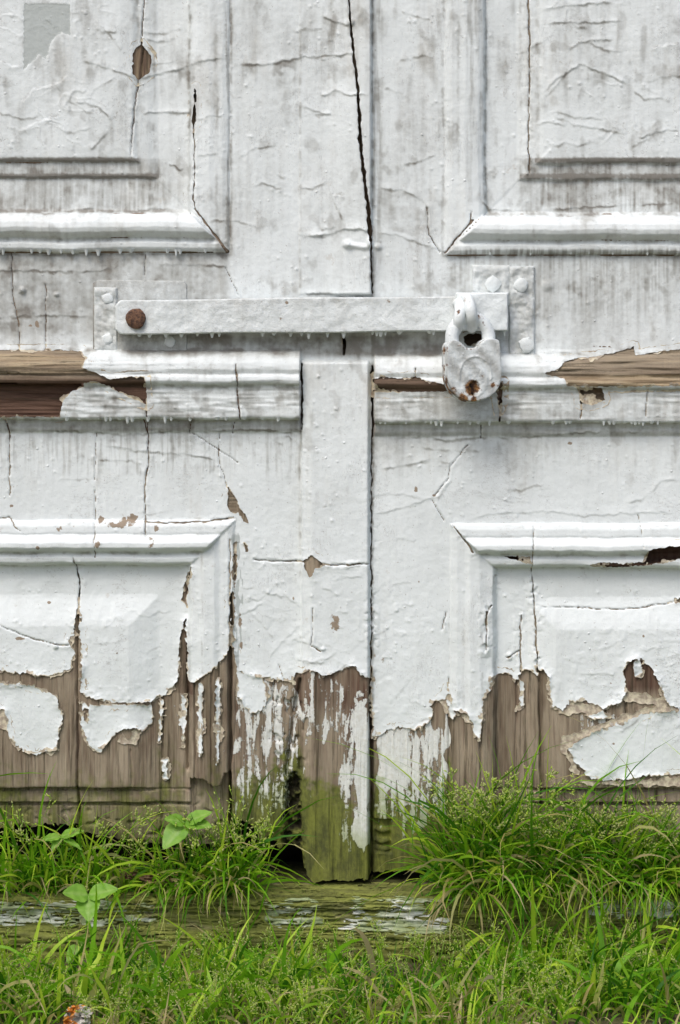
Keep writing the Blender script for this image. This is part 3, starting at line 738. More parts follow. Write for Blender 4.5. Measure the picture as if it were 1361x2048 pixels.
def wood_fields(G):
    X, Y = G.X, G.Y
    H = structure(X, Y)
    n5 = fbm(X / 16, Y / 16, 3, 121); n2 = perlin(X / 5, Y / 5, 122)
    m = sdf(X, Y, WOODBOT)
    m = m + (n5 * 5 + n2 * 1.5) * (np.abs(m) < 30)
    h = H + 0.35 * fbm(X / 6, Y / 120, 2, 123) + 0.3 * fbm(X / 40, Y / 90, 2, 124)
    # cavities where the ledge moulding has broken away
    c = sdf(X, Y, [(-460, 766), (168, 766), (168, 772), (140, 786), (126, 831), (-460, 832)])
    h = np.where(c > 0, np.minimum(h, 4 + 2 * perlin(X / 90, Y / 6, 125)), h)
    c = sdf(X, Y, [(-460, 746), (190, 746), (296, 754), (296, 806), (240, 785), (200, 766), (-460, 767)])
    h = np.where(c > 0, h - 4, h)
    c = sdf(X, Y, [(1151, 773), (1199, 774), (1206, 798), (1182, 808), (1158, 806)])
    h = np.where(c > 0, h - 9, h)
    c = sdf(X, Y, [(1282, 1126), (1288, 1106), (1304, 1093), (1361, 1089), (1600, 1092), (1600, 1118), (1361, 1118), (1310, 1124)])
    h = np.where(c > -2, np.minimum(h, -16), h)
    c = sdf(X, Y, [(1004, 1110), (1062, 1110), (1066, 1127), (1036, 1121)])
    h = np.where(c > -2, np.minimum(h, -14), h)
    h = h + band(1120, 1840, X, 20) * band(690, 775, Y, 4) * (2.2 * fbm(X / 130, Y / 8, 2, 126)) + band(-460, 180, X, 10) * band(698, 748, Y, 4) * (1.8 * fbm(X / 130, Y / 8, 2, 127))
    c = sdf(X, Y, [(924, 662), (974, 660), (976, 690), (926, 692)])  # deep pit added behind the shackle to darken that gap
    h = np.where(c > 0, -30, h)
    # rotten crevice between stile and meeting strip
    c = sdf(X, Y, [(577, 1545), (590, 1540), (600, 1562), (604, 1640), (609, 1760), (560, 1760), (566, 1640), (570, 1590)]) + 4 * n5 + 2 * n2
    crev = ss(-2, 5, c)
    h = h - crev * (17 + 7 * n5)
    # shakes and open joints
    for pts, wd, dp in (([(155, 1120), (156, 1690)], 1.8, 9), ([(461, 1040), (461, 1700)], 3.2, 16), ([(377, 1120), (376, 1540)], 3.0, 8), ([(1079, 1330), (1084, 1560), (1086, 1720)], 2.2, 8), ([(1253, 1400), (1254, 1720)], 1.5, 6),
                        ([(899, 1380), (898, 1720)], 2.0, 4), ([(962, 1440), (960, 1720)], 2.2, 5), ([(744, 700), (744, 1760)], 3.2, 16), ([(601, 1360), (585, 1440), (574, 1550)], 3.4, 9), ([(548, 1360), (546, 1400)], 2.0, 4),
                        ([(1035, 1360), (1030, 1640)], 1.5, 3), ([(604, 690), (604, 870)], 3.2, 16), ([(688, 640), (688, 720)], 5, 25), ([(700, -260), (708, 110), (722, 300), (742, 480), (745, 590)], 6, 22), ([(325, 1400), (322, 1690)], 1.6, 3),
                        ([(1040, 770), (1000, 800), (998, 850)], 4, 8), ([(389, 170), (390, 260)], 4, 12), ([(288, 80), (280, 165)], 1.5, 5), ([(390, 1120), (391, 1570)], 2.0, 5), ([(424, 1330), (424, 1580)], 1.6, 3), ([(262, 1500), (262, 1580)], 1.2, 2.5)):
        w = G.win(pts, 24)
        D, _, _ = poly_line(X[w] + 2.2 * perlin(X[w] / 25, Y[w] / 40, 128), Y[w], pts)
        h[w] -= dp * np.exp(-(D / wd) ** 2)
    # rot pits on the left stile and strip
    pit = ss(0.15, 0.6, fbm(X / 22, Y / 34, 3, 129)) * band(545, 612, X, 14) * band(1380, 1560, Y, 20)
    h -= 5 * pit
    lowrot = ss(1560, 1690, Y) * (X < 470)
    h -= 4 * ss(0.2, 0.7, fbm(X / 26, Y / 20, 2, 130)) * lowrot
    # old hinge recess at the foot of the right stile
    rc = band(749, 784, X, 1.5) * band(1640, 1706, Y, 1.5)
    h -= 9 * rc
    for by in (1662, 1684, 1700):
        h += 7 * np.exp(-(((X - 766) / 15) ** 2 + ((Y - by + 2 * n5) / 7) ** 2) ** 2)
    h -= 3.5 * band(738, 760, X, 4) * band(1500, 1760, Y, 8)
    cen = band(468, 900, X, 14)
    moss = ss(1490, 1660, Y + 40 * n5 + 30 * band(470, 612, X, 10)) * 1.15 * band(466, 905, X, 10) + 0.60 * ss(1450, 1650, Y + 45 * n5) * (X < 470) + 0.36 * ss(1440, 1640, Y + 40 * n5) * (X > 890)
    moss += 0.55 * band(568, 604, X + 8 * n5, 8) * ss(1400, 1520, Y) + 0.40 * band(745, 775, X, 8) * ss(1480, 1560, Y) + 0.25 * band(612, 690, X, 14) * ss(1540, 1600, Y)
    moss -= 0.3 * band(690, 742, X, 10) * (1 - ss(1640, 1700, Y))
    xw = X + 16 * perlin(X / 30, Y / 50, 131); yw = Y + 34 * perlin(X / 12, Y / 60, 132)
    flake = np.zeros_like(X)
    flake += band(472, 600, xw, 8) * (0.54 * band(1350, 1500, yw, 30) + 0.46 * band(1500, 1640, yw, 30))
    flake += band(606, 741, X, 3) * (0.50 * band(1345, 1480, yw, 18) + 0.50 * band(1480, 1690, yw, 20) * ss(655, 690, xw) + 0.40 * band(1480, 1640, yw, 20) * (1 - ss(620, 660, xw)))
    flake += 0.17 * band(706, 738, xw, 8) * band(1400, 1750, yw, 15) + 0.30 * band(706, 738, xw, 8) * band(1660, 1745, yw, 12)
    flake += band(752, 896, xw, 8) * (0.60 * band(1440, 1570, yw, 22) + 0.52 * band(1570, 1650, yw, 22)) + 0.40 * band(800, 850, xw, 12) * band(1640, 1700, yw, 14)
    flake -= 0.45 * band(690, 745, X + 6 * n5, 6) * band(1330, 1400, Y, 20) * ss(0, 0.4, n5 + 0.2)
    flake += 0.26 * band(310, 460, X, 8) * band(1380, 1560, Y, 30) + 0.22 * band(900, 1080, X, 12) * band(1400, 1560, Y, 30) + 0.12 * (Y > 1500) * (X < 330) + 0.1 * (X > 1080)
    flake += 0.35 * band(1150, 1260, X, 20) * band(1420, 1470, Y, 12) + 0.15 * band(474, 540, X, 10) * band(1300, 1420, Y, 20)
    flake -= 0.5 * (Y < 1300)
    flake = np.where(Y < 900, -1.0, flake)
    flake += 1.25 * band(190, 262, X, 6) * band(768, 832, Y, 4)
    fresh = np.zeros_like(X)
    fresh += (Y < 900) * (X < 640) * ss(742, 768, Y) * 0.95 + 0.75 * (Y < 900) * (Y > 700) * band(740, 1010, X) + 0.5 * (Y < 700) * (Y > 300)
    fresh += 0.9 * band(1080, 1135, Y, 3) * (X > 980) + 0.85 * band(1300, 1385, Y, 14) * ss(1235, 1250, X) * (1 - ss(1325, 1345, X)) + 0.45 * band(350, 390, X) * (Y < 1390) * (Y > 900)
    fresh += 0.65 * band(690, 742, X, 12) * band(1330, 1500, Y, 40) + 0.55 * band(590, 690, X, 15) * band(1330, 1420, Y, 25) + 0.35 * band(465, 500, X) * band(1380, 1560, Y)
    fresh += 0.35 * ss(0.0, 0.6, fbm(X / 10, Y / 80, 2, 133)) * (Y > 1100) + 0.75 * (Y < 300)*(X < 320)
    ochre = 0.55 * (Y < 748) * (Y > 690) * (X < 200) + 0.30 * band(690, 775, Y) * (X > 1050) + 0.45 * band(748, 772, Y) * (X > 1120) + 0.35 * band(520, 575, X, 12) * band(1360, 1480, Y, 20)
    ochre += 0.5 * band(1150, 1210, X) * band(785, 812, Y, 4) + 0.45 * band(266, 302, X) * band(80, 160, Y)
    rot = 0.75 * ss(1610, 1690, Y + 20 * n5) * (1 - ss(440, 480, X)) * 0.8 + 1.0 * crev * (0.75 + 0.5 * n5) + 0.5 * pit
    return dict(h=h, moss=np.clip(moss, 0, 1.2), flake=flake, fresh=np.clip(fresh, 0, 1), ochre=np.clip(ochre, 0, 1), rot=rot), m

def march(G, cols, m):
    """cut the sheet along m = 0; returns stacked columns, quads, tris, owners and rim edges"""
    keys = list(cols)
    ny, nx = m.shape
    K = np.stack([G.X, G.Y] + [cols[k] for k in keys], -1).reshape(-1, 2 + len(keys))
    mf = m.ravel()
    idx = np.arange(ny * nx).reshape(ny, nx)
    a, b, c, d = idx[:-1, :-1], idx[:-1, 1:], idx[1:, 1:], idx[1:, :-1]
    ins = (m > 0)
    cnt = ins[:-1, :-1].astype(int) + ins[:-1, 1:] + ins[1:, 1:] + ins[1:, :-1]
    full = cnt == 4
    quads = np.stack([a[full], d[full], c[full], b[full]], -1)
    mixed = (cnt > 0) & (cnt < 4)
    extra = []; cut = {}; tris = []; rim = []; base = len(K)
    def cutv(i, j):
        k = (i, j) if i < j else (j, i)
        if k not in cut:
            t = mf[k[0]] / (mf[k[0]] - mf[k[1]])
            t = min(max(t, 0.04), 0.96)
            extra.append(K[k[0]] + (K[k[1]] - K[k[0]]) * t)
            cut[k] = base + len(extra) - 1
        return cut[k]
    for q in zip(a[mixed], d[mixed], c[mixed], b[mixed]):
        poly = []; flag = []
        for n in range(4):
            i, j = q[n], q[(n + 1) % 4]
            if mf[i] > 0: poly.append(i); flag.append(False)
            if (mf[i] > 0) != (mf[j] > 0): poly.append(cutv(i, j)); flag.append(True)
        for n in range(1, len(poly) - 1): tris.append((poly[0], poly[n], poly[n + 1]))
        for n in range(len(poly)):
            n2 = (n + 1) % len(poly)
            if flag[n] and flag[n2]: rim.append((poly[n], poly[n2]))
    if extra: K = np.vstack([K, np.array(extra)])
    return keys, K, quads, np.array(tris, int).reshape(-1, 3), np.array(rim, int).reshape(-1, 2)

def split_parts(G, cols, m, skirt, edge_attr=None, least=6):
    keys, K, quads, tris, rim = march(G, cols, m)
    # rim walls
    if len(rim):
        n0 = len(K); top = K[rim.ravel()].copy(); bot = top.copy()
        hi = 2 + keys.index('h')
        bot[:, hi] -= skirt
        if edge_attr:
            e = 2 + keys.index(edge_attr); top[:, e] = np.maximum(top[:, e], 0.55); bot[:, e] = 1.0
        K = np.vstack([K, top, bot]); nr = len(top)
        t0 = n0 + np.arange(0, nr, 2); t1 = t0 + 1
        quads = np.vstack([quads, np.stack([t1, t0, t0 + nr, t1 + nr], -1)])
    alias = np.arange(len(K))
    if len(rim): alias[n0:n0 + nr] = rim.ravel(); alias[n0 + nr:n0 + 2 * nr] = rim.ravel()
    def owner(F):
        cx = K[F][:, :, 0].mean(1); cy = K[F][:, :, 1].mean(1)
        return part_id(cx, cy)
    oq, ot = owner(quads), owner(tris) if len(tris) else np.zeros(0, int)
    out = {}
    for pid in np.unique(np.concatenate([oq, ot])):
        q, t = quads[oq == pid], tris[ot == pid]
        comp = components(len(K), alias[q], alias[t])
        cq, ct = comp[alias[q[:, 0]]], comp[alias[t[:, 0]]] if len(t) else np.zeros(0, int)
        ids, n_ = np.unique(np.concatenate([cq, ct]), return_counts=True)
        order = ids[np.argsort(-n_)]; big_ = [c for c in order if n_[ids == c][0] > least] or [order[0]]
        pieces = []
        for c in big_:
            kq = cq == c; kt = ct == c
            qq, tt = q[kq], t[kt]
            used = np.unique(np.concatenate([qq.ravel(), tt.ravel()]))
            rm = np.full(len(K), -1, np.int64); rm[used] = np.arange(len(used))
            k = K[used]
            V = np.stack([(k[:, 0] - 680.5) / PPM, -k[:, 2 + keys.index('h')] / 1000, (2048 - k[:, 1]) / PPM], -1)
            pieces.append((V, rm[qq], rm[tt], {n: k[:, 2 + i] for i, n in enumerate(keys) if n != 'h'}))
        out[int(pid)] = pieces
    return out

def components(n, q, t):
    lab = np.arange(n)
    e = [q[:, [0, 1]], q[:, [1, 2]], q[:, [2, 3]]]
    if len(t): e += [t[:, [0, 1]], t[:, [1, 2]]]
    e = np.vstack(e)
    while True:
        la, lb = lab[e[:, 0]], lab[e[:, 1]]
        lo, hi = np.minimum(la, lb), np.maximum(la, lb)
        k = lo < hi
        if not k.any(): break
        np.minimum.at(lab, hi[k], lo[k])
        while True:
            l2 = lab[lab]
            if (l2 == lab).all(): break
            lab = l2
    return lab

PX = axis(-420, 1780, [(-420, 14), (-8, 2), (1371, 14)])
GP = Grid(PX, axis(-240, 1580, [(-240, 14), (-8, 2)]))
GW = Grid(axis(-420, 1780, [(-420, 14), (-8, 2), (1371, 14)]), axis(-240, 1770, [(-240, 14), (-8, 6), (690, 2), (872, 6), (962, 2)]))
pc, pm_, uc, um = paint_fields(GP)
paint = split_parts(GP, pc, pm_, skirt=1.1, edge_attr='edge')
under = split_parts(GP, uc, um, skirt=0.8, least=5)
wood = split_parts(GW, *wood_fields(GW), skirt=26)

leaf_l = empty('door_leaf', W(300, 1700), 'peeling white panelled door leaf carrying the proud central meeting strip', 'door')
leaf_r = empty('door_leaf', W(1060, 1720), 'peeling white panelled door leaf with bare wood showing behind the padlock', 'door')
PARTS = {1: ('stile', True), 2: ('lock_rail', False), 3: ('ledge_moulding', False), 4: ('middle_rail', False), 5: ('panel_moulding', False), 6: ('panel_moulding', True), 7: ('upper_panel', True),
         8: ('panel_moulding', False), 9: ('panel_moulding', True), 10: ('lower_panel', True), 11: ('meeting_strip', True), 12: ('meeting_strip', True)}
PART_OBJ = {}
for pid, pieces in sorted(wood.items()):
    nm, vert = PARTS[pid if pid < 20 else pid - 20]
    for n_, (V, q, t, at_) in enumerate(pieces):
        o = link(nm, np_mesh(nm, V, q, t, at_), M_WV if vert else M_WH, leaf_l if pid < 20 else leaf_r)
        if n_ == 0: PART_OBJ[pid] = o
    for V, q, t, at_ in paint.get(pid, []):
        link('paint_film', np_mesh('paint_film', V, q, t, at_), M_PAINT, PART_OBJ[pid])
    for n_, (V, q, t, at_) in enumerate(under.get(pid, [])):
        link('undercoat', np_mesh('undercoat', V, q, t, at_), M_PAINT, PART_OBJ[pid])
PART_OBJ[11]['label'] = 'proud lower meeting strip, paint peeling to mossy wood at its foot'
PART_OBJ[12]['label'] = 'upper meeting strip with a long dark crack'

# ---- frozen paint drips along the lower edges
def drips(parent, x0, x1, yf, h, dens, lmin, lmax, rad=2.4):
    V = []; T = []
    x = x0
    rnd = random.Random(int(x0 * 7 + x1))
    while x < x1:
        x += rnd.choice((0.45, 0.6, 0.9, 1.3, 2.0)) * dens * rnd.uniform(0.85, 1.15)
        if x > x1: break
        L = rnd.uniform(lmin, lmax) * (1.5 if rnd.random() < 0.12 else 1); r = rad * rnd.uniform(0.7, 1.25)
        y = yf(x)
        if mnoise.noise(Vector((x * 0.03, y * 0.1, 1.0))) < -0.22 or rnd.random() < 0.15: continue
        L *= 0.55 + 0.9 * rnd.random()
        n0 = len(V)
        for yy, rr in ((y - 3, r * 1.5), (y + 0.15 * L, r * 0.95), (y + 0.62 * L, r * 0.62), (y + 0.9 * L, r * 0.5)):
            for k in range(7):
                a = k / 7 * 2 * math.pi
                V.append(tuple(W(x + rr * math.cos(a), yy, h + rr * math.sin(a) * 0.62)))
        V.append(tuple(W(x, y + L, h)))
        for j in range(3):
            for k in range(7):
                a, b = n0 + j * 7 + k, n0 + j * 7 + (k + 1) % 7
                T += [(a, b, b + 7), (a, b + 7, a + 7)]
        for k in range(7): T.append((n0 + 21 + k, n0 + 21 + (k + 1) % 7, n0 + 28))
    o = link('paint_drips', np_mesh('paint_drips', np.array(V), None, np.array(T)), M_PAINT, parent)
    o['kind'] = 'stuff'
    return o
drips(PART_OBJ[5], -60, 452, lambda x: 502, 7.5, 19, 4, 8, 4.0)
drips(PART_OBJ[3], 130, 604, lambda x: 835, 16, 18, 4, 8, 4.2)
drips(PART_OBJ[23], 752, 1420, lambda x: 843, 16, 18, 3.5, 7, 3.8)
drips(PART_OBJ[23], 1008, 1128, lambda x: 775, 21, 16, 3, 6)
drips(PART_OBJ[25], 940, 1400, lambda x: 507, 6.5, 40, 2.5, 5)

# ================================================================== HARDWARE
def extrude_px(outline, h0, h1, bevel=1.4, seg=2, par=True, div=0, rough=0.0):
    """a plate from a photo-pixel outline, between h0 and h1 millimetres in front of the door"""
    bm = bmesh.new()
    f = [bm.verts.new(at(x, y, -h1 / 1000)) for x, y in outline]
    dy = (h1 - h0) / 1000
    bk = [bm.verts.new(v.co + Vector((0, dy, 0))) for v in f]
    n = len(f)
    top = bm.faces.new(f); bm.faces.new(list(reversed(bk)))
    for i in range(n):
        bm.faces.new((f[i], bk[i], bk[(i + 1) % n], f[(i + 1) % n]))
    bmesh.ops.recalc_face_normals(bm, faces=bm.faces)
    ed = [e for e in bm.edges if any(fc is top for fc in e.link_faces)]
    if bevel: bmesh.ops.bevel(bm, geom=ed, offset=bevel / 1000, segments=seg, affect='EDGES', profile=0.5)
    return bm

def rr(x0, y0, x1, y1, r, n=4, skew=0.0):
    """rounded rectangle; skew lifts the right end (pixels)"""
    out = []
    for cx, cy, a0 in ((x1 - r, y0 + r, -90), (x1 - r, y1 - r, 0), (x0 + r, y1 - r, 90), (x0 + r, y0 + r, 180)):
        for k in range(n + 1):
            a = math.radians(a0 + 90 * k / n)
            x, y = cx + r * math.cos(a), cy + r * math.sin(a)
            out.append((x, y - skew * (x - x0) / (x1 - x0)))
    return out

def bm_obj(name, bm, mat, parent=None, smooth=True, attrs=None):
    me = bpy.data.meshes.new(name); bm.to_mesh(me); bm.free()
    o = link(name, me, mat, parent, smooth)
    if smooth:
        me.set_sharp_from_angle(angle=math.radians(40))
    if attrs:
        n = len(me.vertices); co = np.zeros(n * 3); me.vertices.foreach_get('co', co); co = co.reshape(-1, 3)
        for k, fn in attrs.items():
            a = me.attributes.new(k, 'FLOAT', 'POINT'); a.data.foreach_set('value', np.clip(fn(co), -1, 2).astype(np.float32))
    return o

def lumpy(bm, amp, scale, cuts=0):
    if cuts: bmesh.ops.subdivide_edges(bm, edges=bm.edges, cuts=cuts, use_grid_fill=True)
    bm.normal_update()
    for v in bm.verts:
        v.co += v.normal * amp * mnoise.fractal(v.co * scale, 0.6, 2.0, 3)

def slab(outline_fn, x0, x1, nx, ny, h0, h1, bev, amp, sc, seed=0.0):
    """a flat bar as a dense closed shell, so that paint lumps and dents are real relief.
    outline_fn(u) -> (ytop, ybottom) in photo pixels at column u in 0..1"""
    V = []; F = []
    cols = nx + 1; rows = ny + 1
    for j in range(rows):
        for i in range(cols):
            u = i / nx; v = j / ny
            yt, yb = outline_fn(u)
            x = x0 + (x1 - x0) * u; y = yt + (yb - yt) * v
            dpx = min(x - x0, x1 - x, y - yt, yb - y)
            d = dpx / 1.6
            hh = h1 - (bev - math.sqrt(max(0, bev * bev - max(0, bev - d) ** 2)) if d < bev else 0)
            p = at(x, y, -hh / 1000)
            nz = mnoise.fractal(Vector((p.x * sc + seed, p.z * sc, seed)), 0.7, 2.0, 4)
            p.y -= amp * nz * min(1, d / 2)
            V.append(p)
    for j in range(ny):
        for i in range(nx):
            a = j * cols + i
            F.append((a, a + cols, a + cols + 1, a + 1))
    rim = [i for i in range(cols)] + [j * cols + nx for j in range(1, rows)] + [ny * cols + i for i in range(nx - 1, -1, -1)] + [j * cols for j in range(ny - 1, 0, -1)]
    n0 = len(V)
    for k in rim:
        q = V[k].copy(); q.y = -h0 / 1000; V.append(q)
    for k in range(len(rim)):
        k2 = (k + 1) % len(rim)
        F.append((rim[k], rim[k2], n0 + k2, n0 + k))
    F.append(tuple(n0 + k for k in reversed(range(len(rim)))))
    bm = bmesh.new(); vs = [bm.verts.new(v) for v in V]
    for f in F: bm.faces.new([vs[i] for i in f])
    bmesh.ops.recalc_face_normals(bm, faces=bm.faces)
    return bm

def bolt_head(name, px, py, h, r, mat, parent, square=False, hgt=4.5, rot=0.0):
    bm = bmesh.new()
    n = 4 if square else 8
    rings = []
    for rad, hh in ((r * 1.02, 0), (r, hgt * 0.7), (r * 0.8, hgt), (r * 0.4, hgt * 1.12)):
        ring = []
        for k in range(n * 2):
            a = rot + k / (n * 2) * 2 * math.pi
            rr_ = rad * (0.86 if (square and k % 2) else 1.0) * (1 + 0.2 * mnoise.noise(Vector((px * .1 + math.cos(a), py * .1 + math.sin(a), hh))))
            ring.append(bm.verts.new(at(px + rr_ * math.cos(a), py + rr_ * math.sin(a), -(h + hh) / 1000)))
        rings.append(ring)
    m_ = n * 2
    for j in range(3):
        for k in range(m_):
            bm.faces.new((rings[j][k], rings[j][(k + 1) % m_], rings[j + 1][(k + 1) % m_], rings[j + 1][k]))
    bm.faces.new(rings[3]); bm.faces.new(list(reversed(rings[0])))
    bmesh.ops.recalc_face_normals(bm, faces=bm.faces)
    return bm_obj(name, bm, mat, parent)

bar = empty('locking_bar', W(300, 700), 'long flat white painted iron locking bar lying across both door leaves', 'locking bar')
bm = extrude_px([(186, 566), (196, 560), (368, 562), (374, 570), (374, 702), (366, 712), (192, 706), (186, 698)], 0.2, 3.6, 1.6)
bm_obj('hinge_plate', bm, M_HARD, bar, attrs={'dirt_shade': lambda c: 0.72 + 0.25 * np.sin(c[:, 0] * 300)})
bm_obj('hinge_strap', slab(lambda u: (574, 702), 188, 236, 16, 44, 2, 6.5, 3.5, 0.0034, 55, 1.0), M_HARD, bar, attrs={'dirt_shade': lambda c: 0.36 + 0 * c[:, 0]})
for x, y in ((215, 597), (215, 678), (340, 684)):
    bolt_head('bolt', x, y, 5.5 if x < 300 else 3, 12, M_HARD, bar, square=True, hgt=3.2, rot=0.6 + x)
bo = bm_obj('bar', slab(lambda u: (600 - 8 * u + 0.8 * math.sin(u * 9) + 12 * max(0, 1 - u * 50) ** 2, 669 - 6 * u - 12 * max(0, 1 - u * 50) ** 2 + 0.9 * math.sin(u * 13)), 231, 916, 220, 26, 8, 27, 2.6, 0.0011, 34, 4.0), M_HARD, bar,
            attrs={'dirt_shade': lambda c: 0.12 + 0.35 * np.clip((c[:, 2] - 0.895) * 60, 0, 1), 'scab': lambda c: np.maximum.reduce([np.exp(-(((c[:, 0] - W(x, y).x) / 0.004) ** 2 + ((c[:, 2] - W(x, y).z) / 0.004) ** 2)) * s for x, y, s in ((562, 636, .6), (575, 604, .7), (778, 603, .7), (784, 690, .3))])})
bm_obj('bar_end', slab(lambda u: (585, 662), 912, 1017, 40, 28, 8, 31, 2.6, 0.0013, 40, 9.0), M_HARD, bar)
bolt_head('pivot_bolt', 272, 637, 26, 20, M_RUST, bar, hgt=7)
d = drips(bar, 262, 905, lambda x: 669.5 - 6.2 * (x - 231) / 690, 20, 16, 4, 8, 4.2)
d.data.materials.clear(); d.data.materials.append(M_HARD)
d = drips(bar, 962, 1014, lambda x: 662, 20, 15, 5, 9, 3.4)

stp = empty('staple_plate', W(1010, 712), 'white painted iron staple plate bolted to the door beneath the bar end', 'staple plate')
bm_obj('plate', slab(lambda u: (530, 612), 944, 1022, 30, 30, 0.2, 6.5, 3.5, 0.0028, 60, 12.0), M_HARD, stp, attrs={'dirt_shade': lambda c: 0.34 + 0 * c[:, 0]})
bm_obj('strap', slab(lambda u: (532, 712), 1018, 1070, 20, 66, 0.2, 7.4, 3.5, 0.0034, 50, 15.0), M_HARD, stp, attrs={'dirt_shade': lambda c: 0.36 + 0 * c[:, 0]})
for x, y, s in ((986, 568, True), (1042, 571, False), (1053, 690, True)):
    bolt_head('bolt', x, y, 6.0, 17 if s else 14, M_HARD, stp, square=s, hgt=4.5, rot=0.35 if x > 1050 else 1.57)

def tube(pts, rad, n=10, cap=True):
    """swept tube along world points, radius per point"""
    bm = bmesh.new(); rings = []
    P = [Vector(p) for p in pts]
    s = None
    for i, p in enumerate(P):
        t = (P[min(i + 1, len(P) - 1)] - P[max(i - 1, 0)]).normalized()
        if s is None:
            s = t.cross(Vector((0.31, 0.2, 0.93)))
            if s.length < 0.1: s = t.cross(Vector((1, 0, 0)))
        s = (s - t * s.dot(t)).normalized(); q = t.cross(s)
        r = rad[i] if hasattr(rad, '__len__') else rad
        ring = []
        for k in range(n):
            a = k / n * 2 * math.pi
            dirv = s * math.cos(a) + q * math.sin(a)
            v = p + dirv * r
            v += dirv * r * 0.10 * mnoise.fractal(v * 160, 0.6, 2, 2)
            ring.append(bm.verts.new(v))
        rings.append(ring)
    for i in range(len(rings) - 1):
        for k in range(n):
            bm.faces.new((rings[i][k], rings[i][(k + 1) % n], rings[i + 1][(k + 1) % n], rings[i + 1][k]))
    if cap:
        bm.faces.new(rings[0]); bm.faces.new(list(reversed(rings[-1])))
    bmesh.ops.recalc_face_normals(bm, faces=bm.faces)
    return bm

def near(pts):
    def f(c):
        out = np.zeros(len(c))
        for (x, y, Y, r, s) in pts:
            p = at(x, y, Y)
            out = np.maximum(out, s * np.exp(-(((c[:, 0] - p.x) ** 2 + (c[:, 2] - p.z) ** 2) / r ** 2)))
        return out
    return f

# two iron eyes standing out through the bar, seen edge on
def eye(pxa, pya, pxb, pyb, tilt):
    pts = []
    for k in range(15):
        a = math.pi * k / 14
        t = (1 - math.cos(a)) / 2
        Yd = -0.027 - 0.032 * math.sin(a)
        p = at(pxa + (pxb - pxa) * t + tilt * math.sin(a), pya + (pyb - pya) * t, Yd)
        pts.append(p)
    return pts
for a in ((918, 607, 908, 664, 6), (934, 596, 944, 654, 4)):
    bm_obj('eye', tube(eye(*a), 0.0072, 12), M_HARD, stp, attrs={'rust': near([(932, 602, -0.04, 0.004, 0.75), (914, 622, -0.03, 0.004, 0.7), (922, 668, -.03, .003, .4)])})

# ---- padlock
pad = empty('padlock', at(943, 800, -0.05), 'old shield-shaped padlock, white paint over rust, hanging from the bar', 'padlock')
LOCK_Y = -0.066
lock_out = [(887, 702), (888, 691), (893, 685), (902, 681), (913, 683), (921, 689), (927, 695), (934, 697), (948, 697), (954, 695), (958, 688), (964, 682), (972, 679), (986, 679), (995, 681), (998, 689), (1000, 712), (1002, 738), (1001, 757),
            (997, 772), (989, 784), (976, 794), (961, 800), (946, 803), (932, 802), (917, 797), (904, 788), (895, 775), (889, 758), (887, 730)]
def lock_body(y_front, thick, dome, shrink=0.0, shift=(0, 0)):
    cx, cy = 944, 742
    pts = [(cx + (x - cx) * (1 - shrink) + shift[0], cy + (y - cy) * (1 - shrink) + shift[1]) for x, y in lock_out]
    # resample with a smooth curve
    n = len(pts); fine = []
    for i in range(n):
        p0, p1, p2, p3 = [Vector(pts[(i + k) % n]) for k in (-1, 0, 1, 2)]
        for s in range(4):
            t = s / 4
            fine.append(0.5 * ((2 * p1) + (p2 - p0) * t + (2 * p0 - 5 * p1 + 4 * p2 - p3) * t * t + (3 * p1 - p0 - 3 * p2 + p3) * t ** 3))
    bm = bmesh.new(); rings = []
    levels = [(1.0, thick), (1.0, 0.0018), (0.99, 0.0005), (0.972, 0.0001), (0.93, 0)] + [(0.9 - 0.03 * k, 0) for k in range(29)]
    for s, dy in levels:
        ring = []
        for p in fine:
            x = cx + (p.x - cx) * s; y = cy + 14 * (1 - s) + (p.y - cy) * s
            Y = y_front + dy
            if s < 0.96:
                # raised arc and boss over the key cover
                r = math.hypot((x - 946) / 34, (y - 752) / 40)
                if y < 760: Y -= 0.0011 * max(0, 1 - abs(r - 0.98) * 11)
                r2 = math.hypot((x - 946) / 33, (y - 762) / 38)
                Y -= 0.0006 * max(0, min(1, (0.86 - r2) * 8))
                r3 = math.hypot((x - 944) / 14, (y - 777) / 17)
                Y += 0.0042 * max(0, min(1, (1.0 - r3) * 2.6))
                Y += 0.0004 * mnoise.fractal(Vector((x * .09, y * .09, 3)), 0.6, 2, 3)
            ring.append(bm.verts.new(at(x, y, Y)))
        rings.append(ring)
    m_ = len(fine)
    for j in range(len(rings) - 1):
        for k in range(m_):
            bm.faces.new((rings[j][k], rings[j][(k + 1) % m_], rings[j + 1][(k + 1) % m_], rings[j + 1][k]))
    bm.faces.new(rings[-1]); bm.faces.new(list(reversed(rings[0])))
    bmesh.ops.recalc_face_normals(bm, faces=bm.faces)
    # turn the lock a little on its shackle, so that its near side shows
    c = at(cx, cy, y_front + thick / 2)
    bmesh.ops.rotate(bm, verts=bm.verts, cent=c, matrix=Matrix.Rotation(math.radians(14), 3, 'Z'))
    return bm
rust_pts = [(944, 776, LOCK_Y, 0.011, 1.0), (906, 780, LOCK_Y, 0.006, 0.6), (926, 797, LOCK_Y, 0.009, 0.95), (948, 800, LOCK_Y, 0.006, 0.8), (988, 771, LOCK_Y, 0.0045, 0.8), (943, 695, LOCK_Y, 0.004, 0.75),
            (966, 752, LOCK_Y, 0.006, 0.42), (892, 700, LOCK_Y, 0.005, 0.6), (892, 730, LOCK_Y, 0.005, 0.5), (890, 760, LOCK_Y, 0.008, 0.7), (921, 690, LOCK_Y, .004, .5), (966, 684, LOCK_Y, .004, .5), (900, 785, -.04, .008, .7)]
rim_pts = [(x, y, LOCK_Y, 0.0022, 0.62) for x, y in lock_out[19:30] + lock_out[0:4] + lock_out[6:12]]
